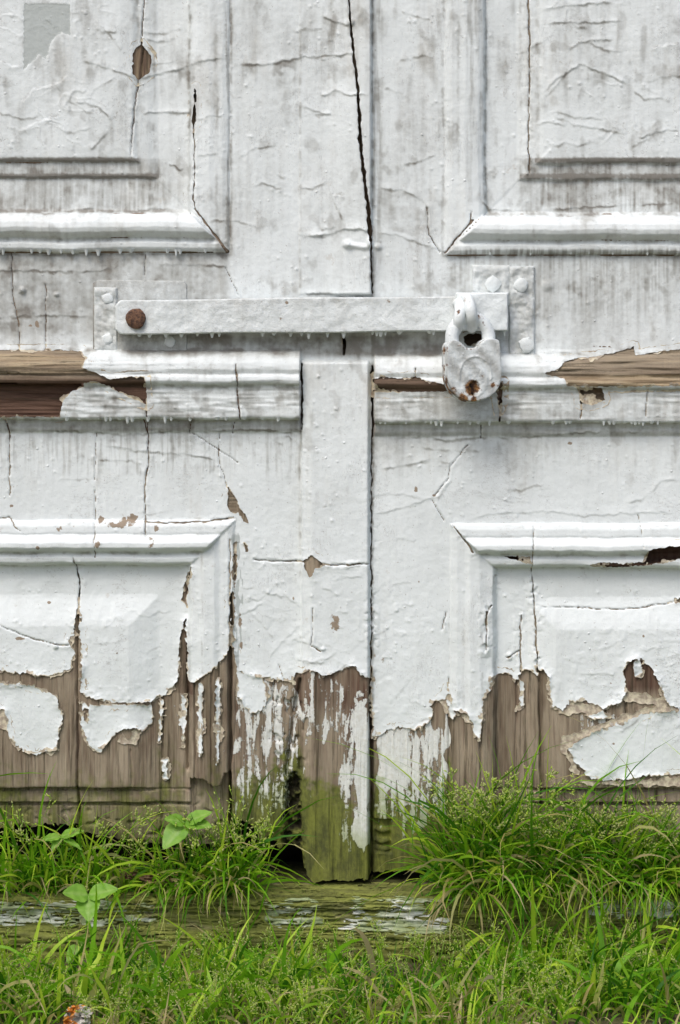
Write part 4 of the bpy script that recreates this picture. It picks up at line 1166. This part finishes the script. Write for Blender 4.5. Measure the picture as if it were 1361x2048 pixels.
bm_obj('lock_body', lock_body(LOCK_Y, 0.026, 0), M_HARD, pad, attrs={'rust': near(rust_pts + rim_pts), 'dirt_shade': lambda c: 0.42 + 0.2 * np.sin(c[:, 0] * 260 + c[:, 2] * 210)})
bm_obj('case_flange', lock_body(LOCK_Y + 0.012, 0.004, 0, -0.03), M_HARD, pad, attrs={'rust': near([(888, 700, LOCK_Y, 0.008, 0.6), (888, 740, LOCK_Y, 0.012, 0.6), (900, 775, LOCK_Y, 0.014, 0.8), (930, 800, LOCK_Y, 0.01, 0.7)])})
sh = []
ctr = at(943, 742, LOCK_Y + 0.013)
for k in range(33):
    t = k / 32
    if t < 0.22: x, y = 904 + 0 * t, 706 - (t / 0.22) * 30
    elif t > 0.78: x, y = 981, 676 + ((t - 0.78) / 0.22) * 30
    else:
        a = math.pi * (1 - (t - 0.22) / 0.56)
        x = 942.5 + 38.5 * math.cos(a); y = 676 - 42 * math.sin(a)
    sh.append(at(x, y, LOCK_Y + 0.012 + 0.006 * math.sin(math.pi * t)))
Rz = Matrix.Rotation(math.radians(14), 3, 'Z')
sh = [Rz @ (p - ctr) + ctr for p in sh]
bm_obj('shackle', tube(sh, [0.0086] * 7 + [0.0084 - 0.0010 * math.sin(math.pi * k / 18) for k in range(19)] + [0.0084] * 7, 12), M_HARD, pad, attrs={'rust': near([(958, 630, -.05, .006, .75), (966, 650, -.05, .006, .7), (917, 640, -.05, .006, .5), (903, 686, -.05, .004, .6), (980, 682, -.05, .004, .6)])})
# keyhole: a round eye over a slot, sunk in the rusty dimple
kb = bmesh.new()
for (x, y, rx, ry) in ((944, 771, 4.2, 4.6), (945, 782, 3.0, 8.0)):
    vs = [kb.verts.new(at(x + rx * math.cos(k * math.pi / 8), y + ry * math.sin(k * math.pi / 8), LOCK_Y + 0.0011 - 0.0004 * (x == 945))) for k in range(16)]
    fc = kb.faces.new(vs)
    ex = bmesh.ops.extrude_face_region(kb, geom=[fc])
    for v in [g for g in ex['geom'] if isinstance(g, bmesh.types.BMVert)]: v.co.y += 0.004
bmesh.ops.recalc_face_normals(kb, faces=kb.faces)
bm_obj('keyhole', kb, simple_mat('keyhole_black', (0.012, 0.008, 0.006), (0.05, 0.025, 0.015), 300), pad, smooth=False)

# ================================================================== SILL, GROUND, DARK ROOM BEHIND
SILL_Z = 0.176
GROUND_Z = 0.100
def sill_fields():
    xs = axis(-420, 1780, [(-420, 14), (-20, 2.5), (1390, 14)])
    prof = [(0.10, SILL_Z), (0.05, SILL_Z + .001), (0.012, SILL_Z + .0005), (-0.010, SILL_Z - .0005), (-0.03, SILL_Z - .001), (-0.045, SILL_Z - .002), (-0.051, SILL_Z - .003), (-0.0545, SILL_Z - .0055), (-0.056, SILL_Z - .010), (-0.056, SILL_Z - .016), (-0.052, SILL_Z - .019),
            (-0.0515, SILL_Z - .026), (-0.052, SILL_Z - .034), (-0.0525, SILL_Z - .040), (-0.056, SILL_Z - .043), (-0.060, SILL_Z - .047), (-0.0605, SILL_Z - .055), (-0.059, SILL_Z - .064), (-0.058, SILL_Z - .08), (-0.058, SILL_Z - .10)]
    out = []; k = 6
    for i in range(len(prof) - 1):
        for s in range(k):
            t = s / k
            out.append((prof[i][0] * (1 - t) + prof[i + 1][0] * t, prof[i][1] * (1 - t) + prof[i + 1][1] * t))
    out.append(prof[-1]); out = np.array(out)
    U = np.concatenate([[0], np.cumsum(np.hypot(*np.diff(out, axis=0).T))]) * 1600
    X, UU = np.meshgrid(xs, U)
    Yv = np.repeat(out[:, :1], len(xs), 1); Zv = np.repeat(out[:, 1:], len(xs), 1)
    n = fbm(X / 70, UU / 8, 3, 201); n2 = fbm(X / 18, UU / 14, 3, 202)
    fis = ss(0.88, 0.985, 1 - np.abs(fbm(X / 150 + 0.15 * n2, UU / 11, 3, 208))) * (UU > 170)
    Yv = Yv - 0.0020 * n * (UU > 150) - 0.0010 * n2 + 0.0050 * fis
    Zv = Zv + 0.0010 * n2 + 0.003 * perlin(X / 240, UU / 300, 203)
    py = 2048 - (CAM_Z + (Zv - CAM_Z) * CAM_D / (CAM_D + Yv)) * PPM
    flake = -0.5 + 0.95 * band(-500, 235, X, 25) * band(1803, 1852, py, 8) + 0.62 * band(235, 330, X, 30) * band(1803, 1850, py, 10) + 1.0 * band(1165, 1325, X, 14) * band(1790, 1835, py, 8) + 0.75 * band(1300, 1400, X, 20) * band(1800, 1840, py, 8)
    flake += 0.80 * band(530, 640, X, 16) * band(1796, 1850, py, 8) + 0.72 * band(700, 900, X, 20) * band(1790, 1868, py, 10) + 0.35 * band(540, 900, X, 30) * band(1840, 1880, py, 8)
    flake += 0.55 * fbm(X / 60, UU / 12, 3, 204) + 0.62
    flake = np.where(py < 1790, -0.4, flake - 0.40 + 0.42 * fbm(X / 26, UU / 3.2, 3, 207) - 0.6 * fis + 0.10)
    moss = 1.0 + 0.4 * fbm(X / 60, UU / 30, 3, 205) + 0.35 * band(1772, 1800, py, 5) + 0.3 * band(1860, 1895, py, 8)
    moss -= 0.25 * band(1130, 1360, X, 30)
    rot = 0.2 * ss(0.2, 0.7, fbm(X / 80, UU / 10, 3, 206)) + 0.6 * fis + 0.7 * (Yv > 0.0) + 0.5 * ss(1895, 1920, py)
    V = np.stack([(X - 680.5) / PPM, Yv, Zv], -1).reshape(-1, 3)
    nx = len(xs); ny = len(U)
    idx = np.arange(nx * ny).reshape(ny, nx)
    q = np.stack([idx[:-1, :-1], idx[1:, :-1], idx[1:, 1:], idx[:-1, 1:]], -1).reshape(-1, 4)
    return np_mesh('door_sill', V, q, None, dict(moss=np.clip(moss, 0, 1.3).ravel(), flake=flake.ravel(), rot=rot.ravel()))
sill = link('door_sill', sill_fields(), M_WH)
tag(sill, 'mossy wooden door sill with scraps of old white paint', 'door sill')

def ground_mesh():
    xs = np.concatenate([np.linspace(-60, -1.2, 14), np.linspace(-1.1, 1.1, 240), np.linspace(1.2, 60, 14)])
    ys = np.concatenate([np.linspace(-60, -1.6, 14), np.linspace(-1.5, -0.05, 170)])
    X, Y = np.meshgrid(xs, ys)
    Z = GROUND_Z + 0.006 * fbm(X * 9, Y * 9, 4, 301) * (np.abs(X) < 1.5) - 0.004
    q = np.arange(X.size).reshape(X.shape)
    q = np.stack([q[:-1, :-1], q[:-1, 1:], q[1:, 1:], q[1:, :-1]], -1).reshape(-1, 4)
    return np_mesh('ground', np.stack([X, Y, Z], -1).reshape(-1, 3), q)
def ground_mat():
    m, nt, N, P = new_mat('mossy_earth'); b = NB(nt)
    f = b.noise(70, 6, 0.7); g = b.noise(14, 4, 0.6)
    c = b.mix(b.rng(f, 0.3, 0.7), (0.045, 0.032, 0.018), (0.15, 0.115, 0.07))
    c = b.mix(b.m('MULTIPLY', b.rng(g, 0.4, 0.6), 0.75), c, b.mix(b.rng(f, 0.35, 0.65), (0.05, 0.058, 0.012), (0.13, 0.135, 0.03)))
    b.L(c, P.inputs['Base Color']); P.inputs['Roughness'].default_value = 0.95
    b.L(b.bump(f, 0.8, 0.006), P.inputs['Normal'])
    return m
g = link('ground', ground_mesh(), ground_mat()); g['kind'] = 'structure'; g['label'] = 'mossy earth in front of the door'

# unlit room behind the door: four sides, back and floor
def room():
    bm = bmesh.new()
    x0, x1, y0, y1, z0, z1 = W(-425, 0).x, W(1785, 0).x, 0.035, 1.2, GROUND_Z - 0.02, W(0, -245).z
    v = [bm.verts.new(p) for p in ((x0, y0, z0), (x1, y0, z0), (x1, y0, z1), (x0, y0, z1), (x0, y1, z0), (x1, y1, z0), (x1, y1, z1), (x0, y1, z1))]
    for f in ((0, 1, 5, 4), (1, 2, 6, 5), (2, 3, 7, 6), (3, 0, 4, 7), (4, 5, 6, 7)): bm.faces.new([v[i] for i in f])
    return bm
r = bm_obj('interior_wall', room(), M_DARK, smooth=False); r['kind'] = 'structure'; r['label'] = 'unlit room behind the door'

# soil and litter heaped along the foot of the door
def soil_mesh():
    xs = np.arange(-420, 1780, 5.0); vs = np.linspace(0, 1, 15)
    X, V_ = np.meshgrid(xs, vs)
    hh = 0.004 + 0.020 * ss(-0.3, 0.7, fbm(X / 110, V_ * 2, 2, 401)) * (1 - band(505, 905, X, 25)) + 0.010 * ss(380, 470, X) * (1 - ss(470, 500, X))
    hh = np.where((X > 490) & (X < 900), hh * 0.35, hh)
    Y = 0.03 - 0.075 * V_ * (0.55 + 0.45 * (1 - band(505, 905, X, 25))) 
    Z = SILL_Z - 0.003 + hh * (1 - V_ ** 2) + 0.005 * fbm(X / 9, V_ * 9, 3, 402) * (1 - V_ ** 3) * (1 - 0.7 * band(505, 905, X, 25))
    Z[-1] -= 0.004
    q = np.arange(X.size).reshape(X.shape)
    q = np.stack([q[:-1, :-1], q[1:, :-1], q[1:, 1:], q[:-1, 1:]], -1).reshape(-1, 4)
    return np_mesh('soil', np.stack([(X - 680.5) / PPM, Y, Z], -1).reshape(-1, 3), q)
so = link('soil', soil_mesh(), M_SOIL); tag(so, 'dark damp soil lodged along the foot of the door', 'soil', kind='stuff')

# ================================================================== GRASS
class Ribbons:
    def __init__(s, seed): s.V = []; s.Q = []; s.T = []; s.tone = []; s.dry = []; s.n = 0; s.r = np.random.default_rng(seed)
    def blade(s, root, az, L, lean, droop, wid, tone, dry, seg=7):
        r = s.r
        t = np.linspace(0, 1, seg + 1)
        d = np.array([math.cos(az), math.sin(az), 0.0]); sd_ = np.array([-math.sin(az), math.cos(az), 0.0])
        ang = lean + droop * t ** 1.4                      # angle from upright
        if r.random() < 0.45: ang = ang + r.normal(0, 0.7) * (t > r.uniform(0.3, 0.8))
        st = L / seg
        hx = np.concatenate([[0], np.cumsum(np.sin(ang[1:]) * st)]); hz = np.concatenate([[0], np.cumsum(np.cos(ang[1:]) * st)])
        side = r.normal(0, 0.17) * L * t ** 2
        c = root + hx[:, None] * d + side[:, None] * sd_; c[:, 2] += hz
        c[:, 1] = np.minimum(c[:, 1], np.where(c[:, 2] > SILL_Z - .01, -0.004 + 0.012 * t * 0, -0.062)) if root[1] > -0.2 else c[:, 1]
        tw = r.uniform(-1.2, 1.2) + r.uniform(-1.5, 1.5) * t
        nrm = np.stack([-np.cos(ang) * d[0], -np.cos(ang) * d[1], np.sin(ang)], -1)
        wv = np.cos(tw)[:, None] * sd_ + np.sin(tw)[:, None] * nrm
        w = wid * np.minimum(1, 0.55 + 1.6 * t) * np.clip((1 - t ** 2.2), 0.03, 1)
        A = c + wv * w[:, None] / 2; B = c - wv * w[:, None] / 2
        s.V.append(np.stack([A, B], 1).reshape(-1, 3))
        i = s.n + 2 * np.arange(seg)
        s.Q.append(np.stack([i, i + 1, i + 3, i + 2], -1))
        k = 2 * (seg + 1); s.n += k
        tn = np.repeat(np.clip(tone + 0.2 * (t - 0.4), 0, 1), 2)
        s.tone.append(tn); s.dry.append(np.repeat(np.clip(dry + (0.5 * dry) * t, 0, 1), 2))
        return c
    def seed(s, p, d, L, wd, tone, dry):
        d = d / (np.linalg.norm(d) + 1e-9)
        a = np.cross(d, [0.3, 0.8, 0.5]); a /= np.linalg.norm(a) + 1e-9; b = np.cross(d, a)
        m_ = p + d * L * 0.4
        s.V.append(np.array([p, m_ + a * wd, m_ + b * wd, m_ - a * wd, m_ - b * wd, p + d * L]))
        n = s.n
        s.T.append(np.array([(n, n + 1, n + 2), (n, n + 2, n + 3), (n, n + 3, n + 4), (n, n + 4, n + 1), (n + 5, n + 2, n + 1), (n + 5, n + 3, n + 2), (n + 5, n + 4, n + 3), (n + 5, n + 1, n + 4)]))
        s.n += 6; s.tone.append(np.full(6, tone)); s.dry.append(np.full(6, dry))
    def panicle(s, root, az, L, lean, droop, tone, dry, size=1.0):
        r = s.r
        c = s.blade(root, az, L, lean, droop, 0.0011, tone * 0.8, dry * 0.6, 9)
        nodes = [c[-1], c[-2], c[-3], c[-4]]
        axis_ = c[-1] - c[-4]; axis_ = axis_ / (np.linalg.norm(axis_) + 1e-9)
        for k in range(r.integers(5, 9)):
            f = r.uniform(0, 1)
            j = min(int(f * 3), 2); base = nodes[j] + (nodes[j + 1] - nodes[j]) * (f * 3 - j)
            dv = axis_ * r.uniform(0.3, 1.0) + r.normal(0, 0.55, 3); dv[2] += 0.05; dv /= np.linalg.norm(dv)
            Lb = (0.006 + 0.012 * f) * size * r.uniform(0.7, 1.3)
            e = base + dv * Lb
            a = np.cross(dv, [0, 1, 0.2]); a /= np.linalg.norm(a) + 1e-9
            s.V.append(np.array([base + a * .00025, base - a * .00025, e - a * .0002, e + a * .0002])); n = s.n
            s.Q.append(np.array([(n, n + 1, n + 2, n + 3)])); s.n += 4; s.tone.append(np.full(4, tone)); s.dry.append(np.full(4, dry * .5))
            for q in range(r.integers(2, 5)):
                p = base + dv * Lb * r.uniform(0.35, 1.05)
                s.seed(p, dv + r.normal(0, 0.45, 3), 0.0042 * size * r.uniform(0.8, 1.3), 0.00085 * size, 1.1 + 0.35 * r.random(), dry * 0.5)
    def build(s, name, label):
        V = np.vstack(s.V); Q = np.vstack(s.Q) if s.Q else None; T = np.vstack(s.T) if s.T else None
        o = link(name, np_mesh(name, V, Q, T, dict(tone=np.concatenate(s.tone), dry=np.concatenate(s.dry))), M_GRASS)
        return tag(o, label, 'grass', kind='stuff')

def X_(px): return (px - 680.5) / PPM
def sill_clump(R, cx, spread, n, lm, up=0.5, tone=0.4, dryp=0.15, wid=0.0042):
    r = R.r
    for _ in range(n):
        x = cx + r.normal(0, spread * 1.35)
        if 512 < x < 880 and r.random() < 0.97: continue
        root = np.array([X_(x), r.uniform(-0.042, -0.012), SILL_Z - 0.001])
        az = r.uniform(-math.pi, 0) if r.random() < .7 else r.uniform(-math.pi, math.pi)
        L = lm * r.lognormal(0, 0.38)
        dry = 1.0 * (r.random() < dryp) * r.uniform(0.4, 1)
        lean = abs(r.normal(0.3, 0.4)); droop = r.uniform(0.0, 2.6) * (1.25 - up)
        if dry > 0: droop += 0.9
        R.blade(root, az, L, lean, droop, wid * r.uniform(0.55, 1.35), np.clip(tone + r.normal(0, 0.33), 0, 1), dry)

def spill(R, x0, x1, n):
    r = R.r
    for _ in range(n):
        x = r.uniform(x0, x1)
        dry = (r.random() < 0.3) * r.uniform(0.4, 1)
        R.blade(np.array([X_(x), r.uniform(-0.052, -0.03), SILL_Z - 0.002]), r.normal(-math.pi / 2, 0.6), r.uniform(0.05, 0.13), r.uniform(0.3, 1.0), r.uniform(1.3, 2.3), 0.0042 * r.uniform(0.5, 1.3), np.clip(r.normal(0.5, 0.3), 0, 1), dry, 8)
R = Ribbons(1)
for cx, sp, n, lm, up, tn, dr in ((10, 40, 120, 0.085, 0.35, 0.6, 0.22), (75, 30, 80, 0.095, 0.62, 0.42, 0.08), (135, 36, 110, 0.09, 0.55, 0.55, 0.15), (205, 34, 90, 0.085, 0.5, 0.6, 0.15), (280, 40, 80, 0.075, 0.3, 0.65, 0.25),
                                  (360, 34, 120, 0.085, 0.4, 0.55, 0.2), (425, 34, 190, 0.095, 0.45, 0.5, 0.2), (470, 30, 150, 0.10, 0.5, 0.45, 0.15), (505, 14, 50, 0.07, 0.4, 0.45, 0.1), (-120, 90, 200, 0.09, 0.5, 0.5, 0.15)):
    sill_clump(R, cx, sp, int(n * 0.72), lm * 0.84, up, tn, dr)
for _ in range(46):
    x = R.r.choice([440, 470, 495, 60, 250]) + R.r.normal(0, 22)
    R.panicle(np.array([X_(x), R.r.uniform(-.04, -.015), SILL_Z]), R.r.uniform(-3, 0), R.r.uniform(0.06, 0.125), 0.1, R.r.uniform(0.2, 0.9), 0.6, 0.15, 1.3)
spill(R, 300, 505, 90)
spill(R, -100, 300, 26)
R.build('sill_grass', 'tufts of drooping grass on the sill under the barred leaf with the meeting strip')
R = Ribbons(2)
for cx, sp, n, lm, up, tn, dr in ((900, 16, 80, 0.085, 0.5, 0.5, 0.25), (940, 28, 190, 0.115, 0.62, 0.42, 0.12), (1000, 40, 220, 0.115, 0.55, 0.42, 0.14), (1060, 44, 220, 0.105, 0.5, 0.44, 0.18), (1120, 46, 200, 0.10, 0.45, 0.45, 0.18),
                                  (1190, 46, 190, 0.09, 0.45, 0.44, 0.2), (1260, 44, 180, 0.088, 0.5, 0.44, 0.15), (1330, 44, 180, 0.09, 0.5, 0.46, 0.2), (1480, 90, 240, 0.09, 0.5, 0.45, 0.2)):
    sill_clump(R, cx, sp, n, lm, up, tn, dr)
for _ in range(150):
    x = R.r.choice([935, 960, 1000, 1050, 1120, 1170, 1200, 1290, 1340]) + R.r.normal(0, 20)
    lm = 0.14 if x < 1080 else 0.105
    R.panicle(np.array([X_(x), R.r.uniform(-.04, -.015), SILL_Z]), R.r.uniform(-3.1, 0), lm * R.r.uniform(0.7, 1.15), 0.08, R.r.uniform(0.15, 0.8), 0.62, 0.12, 1.4)
spill(R, 885, 1400, 330)
R.build('sill_grass', 'thick tall clump of grass on the sill under the padlocked leaf')

R = Ribbons(3)
def gz(x, y): return GROUND_Z - 0.004
def ground_blades(n, xr, yr, lm, tn, dr, wid, up):
    r = R.r
    for _ in range(n):
        x = r.uniform(*xr); y = r.uniform(*yr)
        px = x * PPM + 680.5
        den = 0.75 + 0.8 * mnoise.noise(Vector((x * 7, y * 7, 2.2)))
        if y < -0.27 and px > 1080: den *= 0.18
        if y < -0.30: den *= 0.55
        if 60 < px < 330 and y > -0.12: den *= 0.35
        if y > -0.14 and (px < 420 or 500 < px < 930): den *= 0.40
        if abs(x + 0.29) < 0.03 and -0.46 < y < -0.275: continue
        if r.random() > den: continue
        dry = (r.random() < dr + (0.3 if y < -0.25 else 0)) * r.uniform(0.4, 1)
        L = lm * r.lognormal(0, 0.32) * (0.8 + 0.5 * mnoise.noise(Vector((x * 5, y * 5, 7))))
        R.blade(np.array([x, y, gz(x, y)]), r.uniform(-math.pi, math.pi) if r.random() < .5 else r.normal(-math.pi / 2, .9), max(L * (1.3 if (px > 930 or 380 < px < 520) and y > -0.16 else 0.62 if y > -0.12 and (px < 420 or 500 < px < 930) else 1), .015), abs(r.normal(0.3, 0.3)), r.uniform(0.3, 2.4) * (1.2 - up), wid * r.uniform(0.5, 1.7),
                np.clip(tn + 0.25 * mnoise.noise(Vector((x * 6, y * 6, 4))) + r.normal(0, 0.33), 0, 1), dry)
ground_blades(11000, (-0.72, 0.72), (-0.40, -0.066), 0.054, 0.52, 0.13, 0.0030, 0.35)
ground_blades(2000, (-0.72, 0.72), (-0.30, -0.07), 0.082, 0.47, 0.08, 0.0052, 0.45)
ground_blades(1400, (-0.72, 0.72), (-0.62, -0.40), 0.035, 0.5, 0.35, 0.0024, 0.2)
R.build('ground_grass', 'unkempt green and straw coloured grass growing on the ground below the sill')
R = Ribbons(4)
k = 0
while k < 700:
    x = R.r.uniform(-0.62, 0.62); y = R.r.uniform(-0.36, -0.075)
    if R.r.random() > 0.55 + 0.9 * mnoise.noise(Vector((x * 6, y * 6, 9.5))): continue
    if y < -0.25 and x > 0.25: k += 1; continue
    R.panicle(np.array([x, y, gz(x, y)]), R.r.uniform(-3.1, 3.1), R.r.uniform(0.03, 0.078), abs(R.r.normal(0.1, .2)), R.r.uniform(0.1, 1.0), R.r.uniform(0.5, 0.75), R.r.uniform(0, 0.25), R.r.uniform(0.6, 1.0))
    k += 1
R.build('grass_seed_heads', 'haze of small pale grass seed heads over the ground grass')

# ================================================================== SEEDLINGS, LITTER
def leaf_mesh(L, Wd, cup, bend):
    nu, nv = 12, 6
    V = []; vein = []
    for i in range(nu + 1):
        u = i / nu
        w = Wd * (math.sin(math.pi * u ** 0.72) ** 0.85) * (1 - 0.12 * u)
        for j in range(nv + 1):
            v = j / nv * 2 - 1
            ser = 1 + (0.03 if i % 2 else -0.02) * abs(v)
            x = v * w / 2 * ser
            V.append((x, u * L, cup * abs(v) * w - bend * L * u * u + 0.0006 * math.sin(u * 22 + abs(v) * 4)))
            vein.append(max(math.exp(-(v / 0.09) ** 2), 0.6 * max(0, math.cos((u * 6 - abs(v) * 1.1) * 2 * math.pi)) ** 12))
    q = [(i * (nv + 1) + j, i * (nv + 1) + j + 1, (i + 1) * (nv + 1) + j + 1, (i + 1) * (nv + 1) + j) for i in range(nu) for j in range(nv)]
    return np_mesh('leaf', np.array(V), np.array(q), None, dict(vein=np.array(vein)))

def seedling(base, top, leaves, label):
    """base, top: world points; leaves: (tip px, tip py, width m, depth Y offset, roll)"""
    e = empty('leafy_seedling', base, label, 'seedling', None)
    mid = (base + top) / 2 + Vector((0.003, 0, 0))
    bm_obj('stem', tube([base, mid, top], [0.0012, 0.001, 0.0008], 6), M_LEAF, e)
    for tx, ty, wd, dy, roll in leaves:
        tip = at(tx, ty, top.y + dy)
        d = tip - top; L = d.length
        y = d.normalized(); toward = Vector((0.0, -0.75, 0.66))
        x = y.cross(toward).normalized(); z = x.cross(y)
        Mx = Matrix((x, y, z)).transposed() @ Matrix.Rotation(roll, 3, 'Y')
        me = leaf_mesh(L, wd, 0.10, 0.06)
        me.transform(Matrix.Translation(top) @ Mx.to_4x4())
        link('leaf', me, M_LEAF, e)
    return e
seedling(Vector((X_(385), -0.03, SILL_Z)), at(371, 1645, -0.045), [(329, 1636, 0.020, -0.012, 0.2), (424, 1622, 0.021, -0.010, -0.2), (325, 1697, 0.031, -0.022, 0.1), (425, 1652, 0.024, -0.016, -0.3), (384, 1632, 0.008, -0.004, 0.0)],
         'bright green broad-leaved seedling rising above the grass on the sill')
seedling(Vector((X_(180), -0.115, GROUND_Z - 0.004)), at(177, 1790, -0.125), [(236, 1776, 0.024, -0.014, -0.1), (126, 1784, 0.027, -0.018, 0.1), (178, 1842, 0.030, -0.030, 0.0)], 'three-leaved seedling standing in front of the sill')
seedling(Vector((X_(125), -0.03, SILL_Z)), at(122, 1672, -0.04), [(82, 1680, 0.015, -0.016, 0.3), (168, 1660, 0.016, -0.014, -0.2), (166, 1698, 0.010, -0.02, -0.4), (103, 1704, 0.012, -0.018, 0.2)], 'small narrow-leaved seedling among grass against the dark door foot')
seedling(Vector((X_(155), -0.075, GROUND_Z)), at(163, 1893, -0.1), [(134, 1925, 0.022, -0.02, 0.0), (172, 1868, 0.018, -0.01, 0.3)], 'low seedling half hidden in grass at the base of the sill')
seedling(Vector((X_(300), -0.16, GROUND_Z)), at(318, 1938, -0.17), [(278, 1950, 0.022, -0.01, 0.0), (330, 1945, 0.008, 0.0, 0.3)], 'single dull leaf lying low in the ground grass')
seedling(Vector((X_(262), -0.27, GROUND_Z)), at(262, 2012, -0.28), [(268, 2046, 0.026, -0.012, 0.0)], 'round-leaved seedling on bare earth beside the crumpled litter')

def crumple(name, c, sx, sz, mat, label, seed, cat):
    bm = bmesh.new(); n = 14
    V = []
    for j in range(n + 1):
        for i in range(n + 1):
            u, v = i / n - 0.5, j / n - 0.5
            f = mnoise.fractal(Vector((u * 5 + seed, v * 5, seed)), 0.6, 2, 3)
            g_ = mnoise.fractal(Vector((u * 6, v * 6 + seed, 3.3)), 0.6, 2, 3)
            V.append(bm.verts.new(c + Vector((u * sx + 0.15 * sx * g_, -0.5 * sz * f, v * sz + 0.12 * sz * f))))
    for j in range(n):
        for i in range(n):
            a = j * (n + 1) + i
            if abs(i - n / 2) + abs(j - n / 2) > n * 0.78: continue
            bm.faces.new((V[a], V[a + 1], V[a + n + 2], V[a + n + 1]))
    bmesh.ops.delete(bm, geom=[v for v in bm.verts if not v.link_faces], context='VERTS')
    return tag(bm_obj(name, bm, mat, smooth=False), label, cat)
def litter_mat():
    m, nt, N, P = new_mat('printed_wrapper'); b = NB(nt)
    f = b.noise(90, 2); o_ = b.rng(b.noise(60, 1), 0.42, 0.5)
    c = b.mix(o_, (0.72, 0.30, 0.06), (0.62, 0.60, 0.56)); c = b.mix(b.rng(f, 0.6, 0.66), c, (0.16, 0.13, 0.11))
    b.L(c, P.inputs['Base Color']); P.inputs['Roughness'].default_value = 0.35
    return m
crumple('litter_wrapper', at(156, 2034, -0.29), 0.030, 0.026, litter_mat(), 'crumpled orange and white wrapper lying in the grass', 1.7, 'litter')
M_DEAD = simple_mat('dead_leaf', (0.13, 0.075, 0.04), (0.26, 0.17, 0.10), 120, 0.8)
crumple('dead_leaf', at(312, 1758, -0.046), 0.038, 0.013, M_DEAD, 'dry brown leaf lying on the sill between grass tufts', 4.1, 'leaf')
crumple('dead_leaf', at(258, 1752, -0.044), 0.022, 0.010, M_DEAD, 'smaller dry brown leaf on the sill beside the larger one', 6.1, 'leaf')
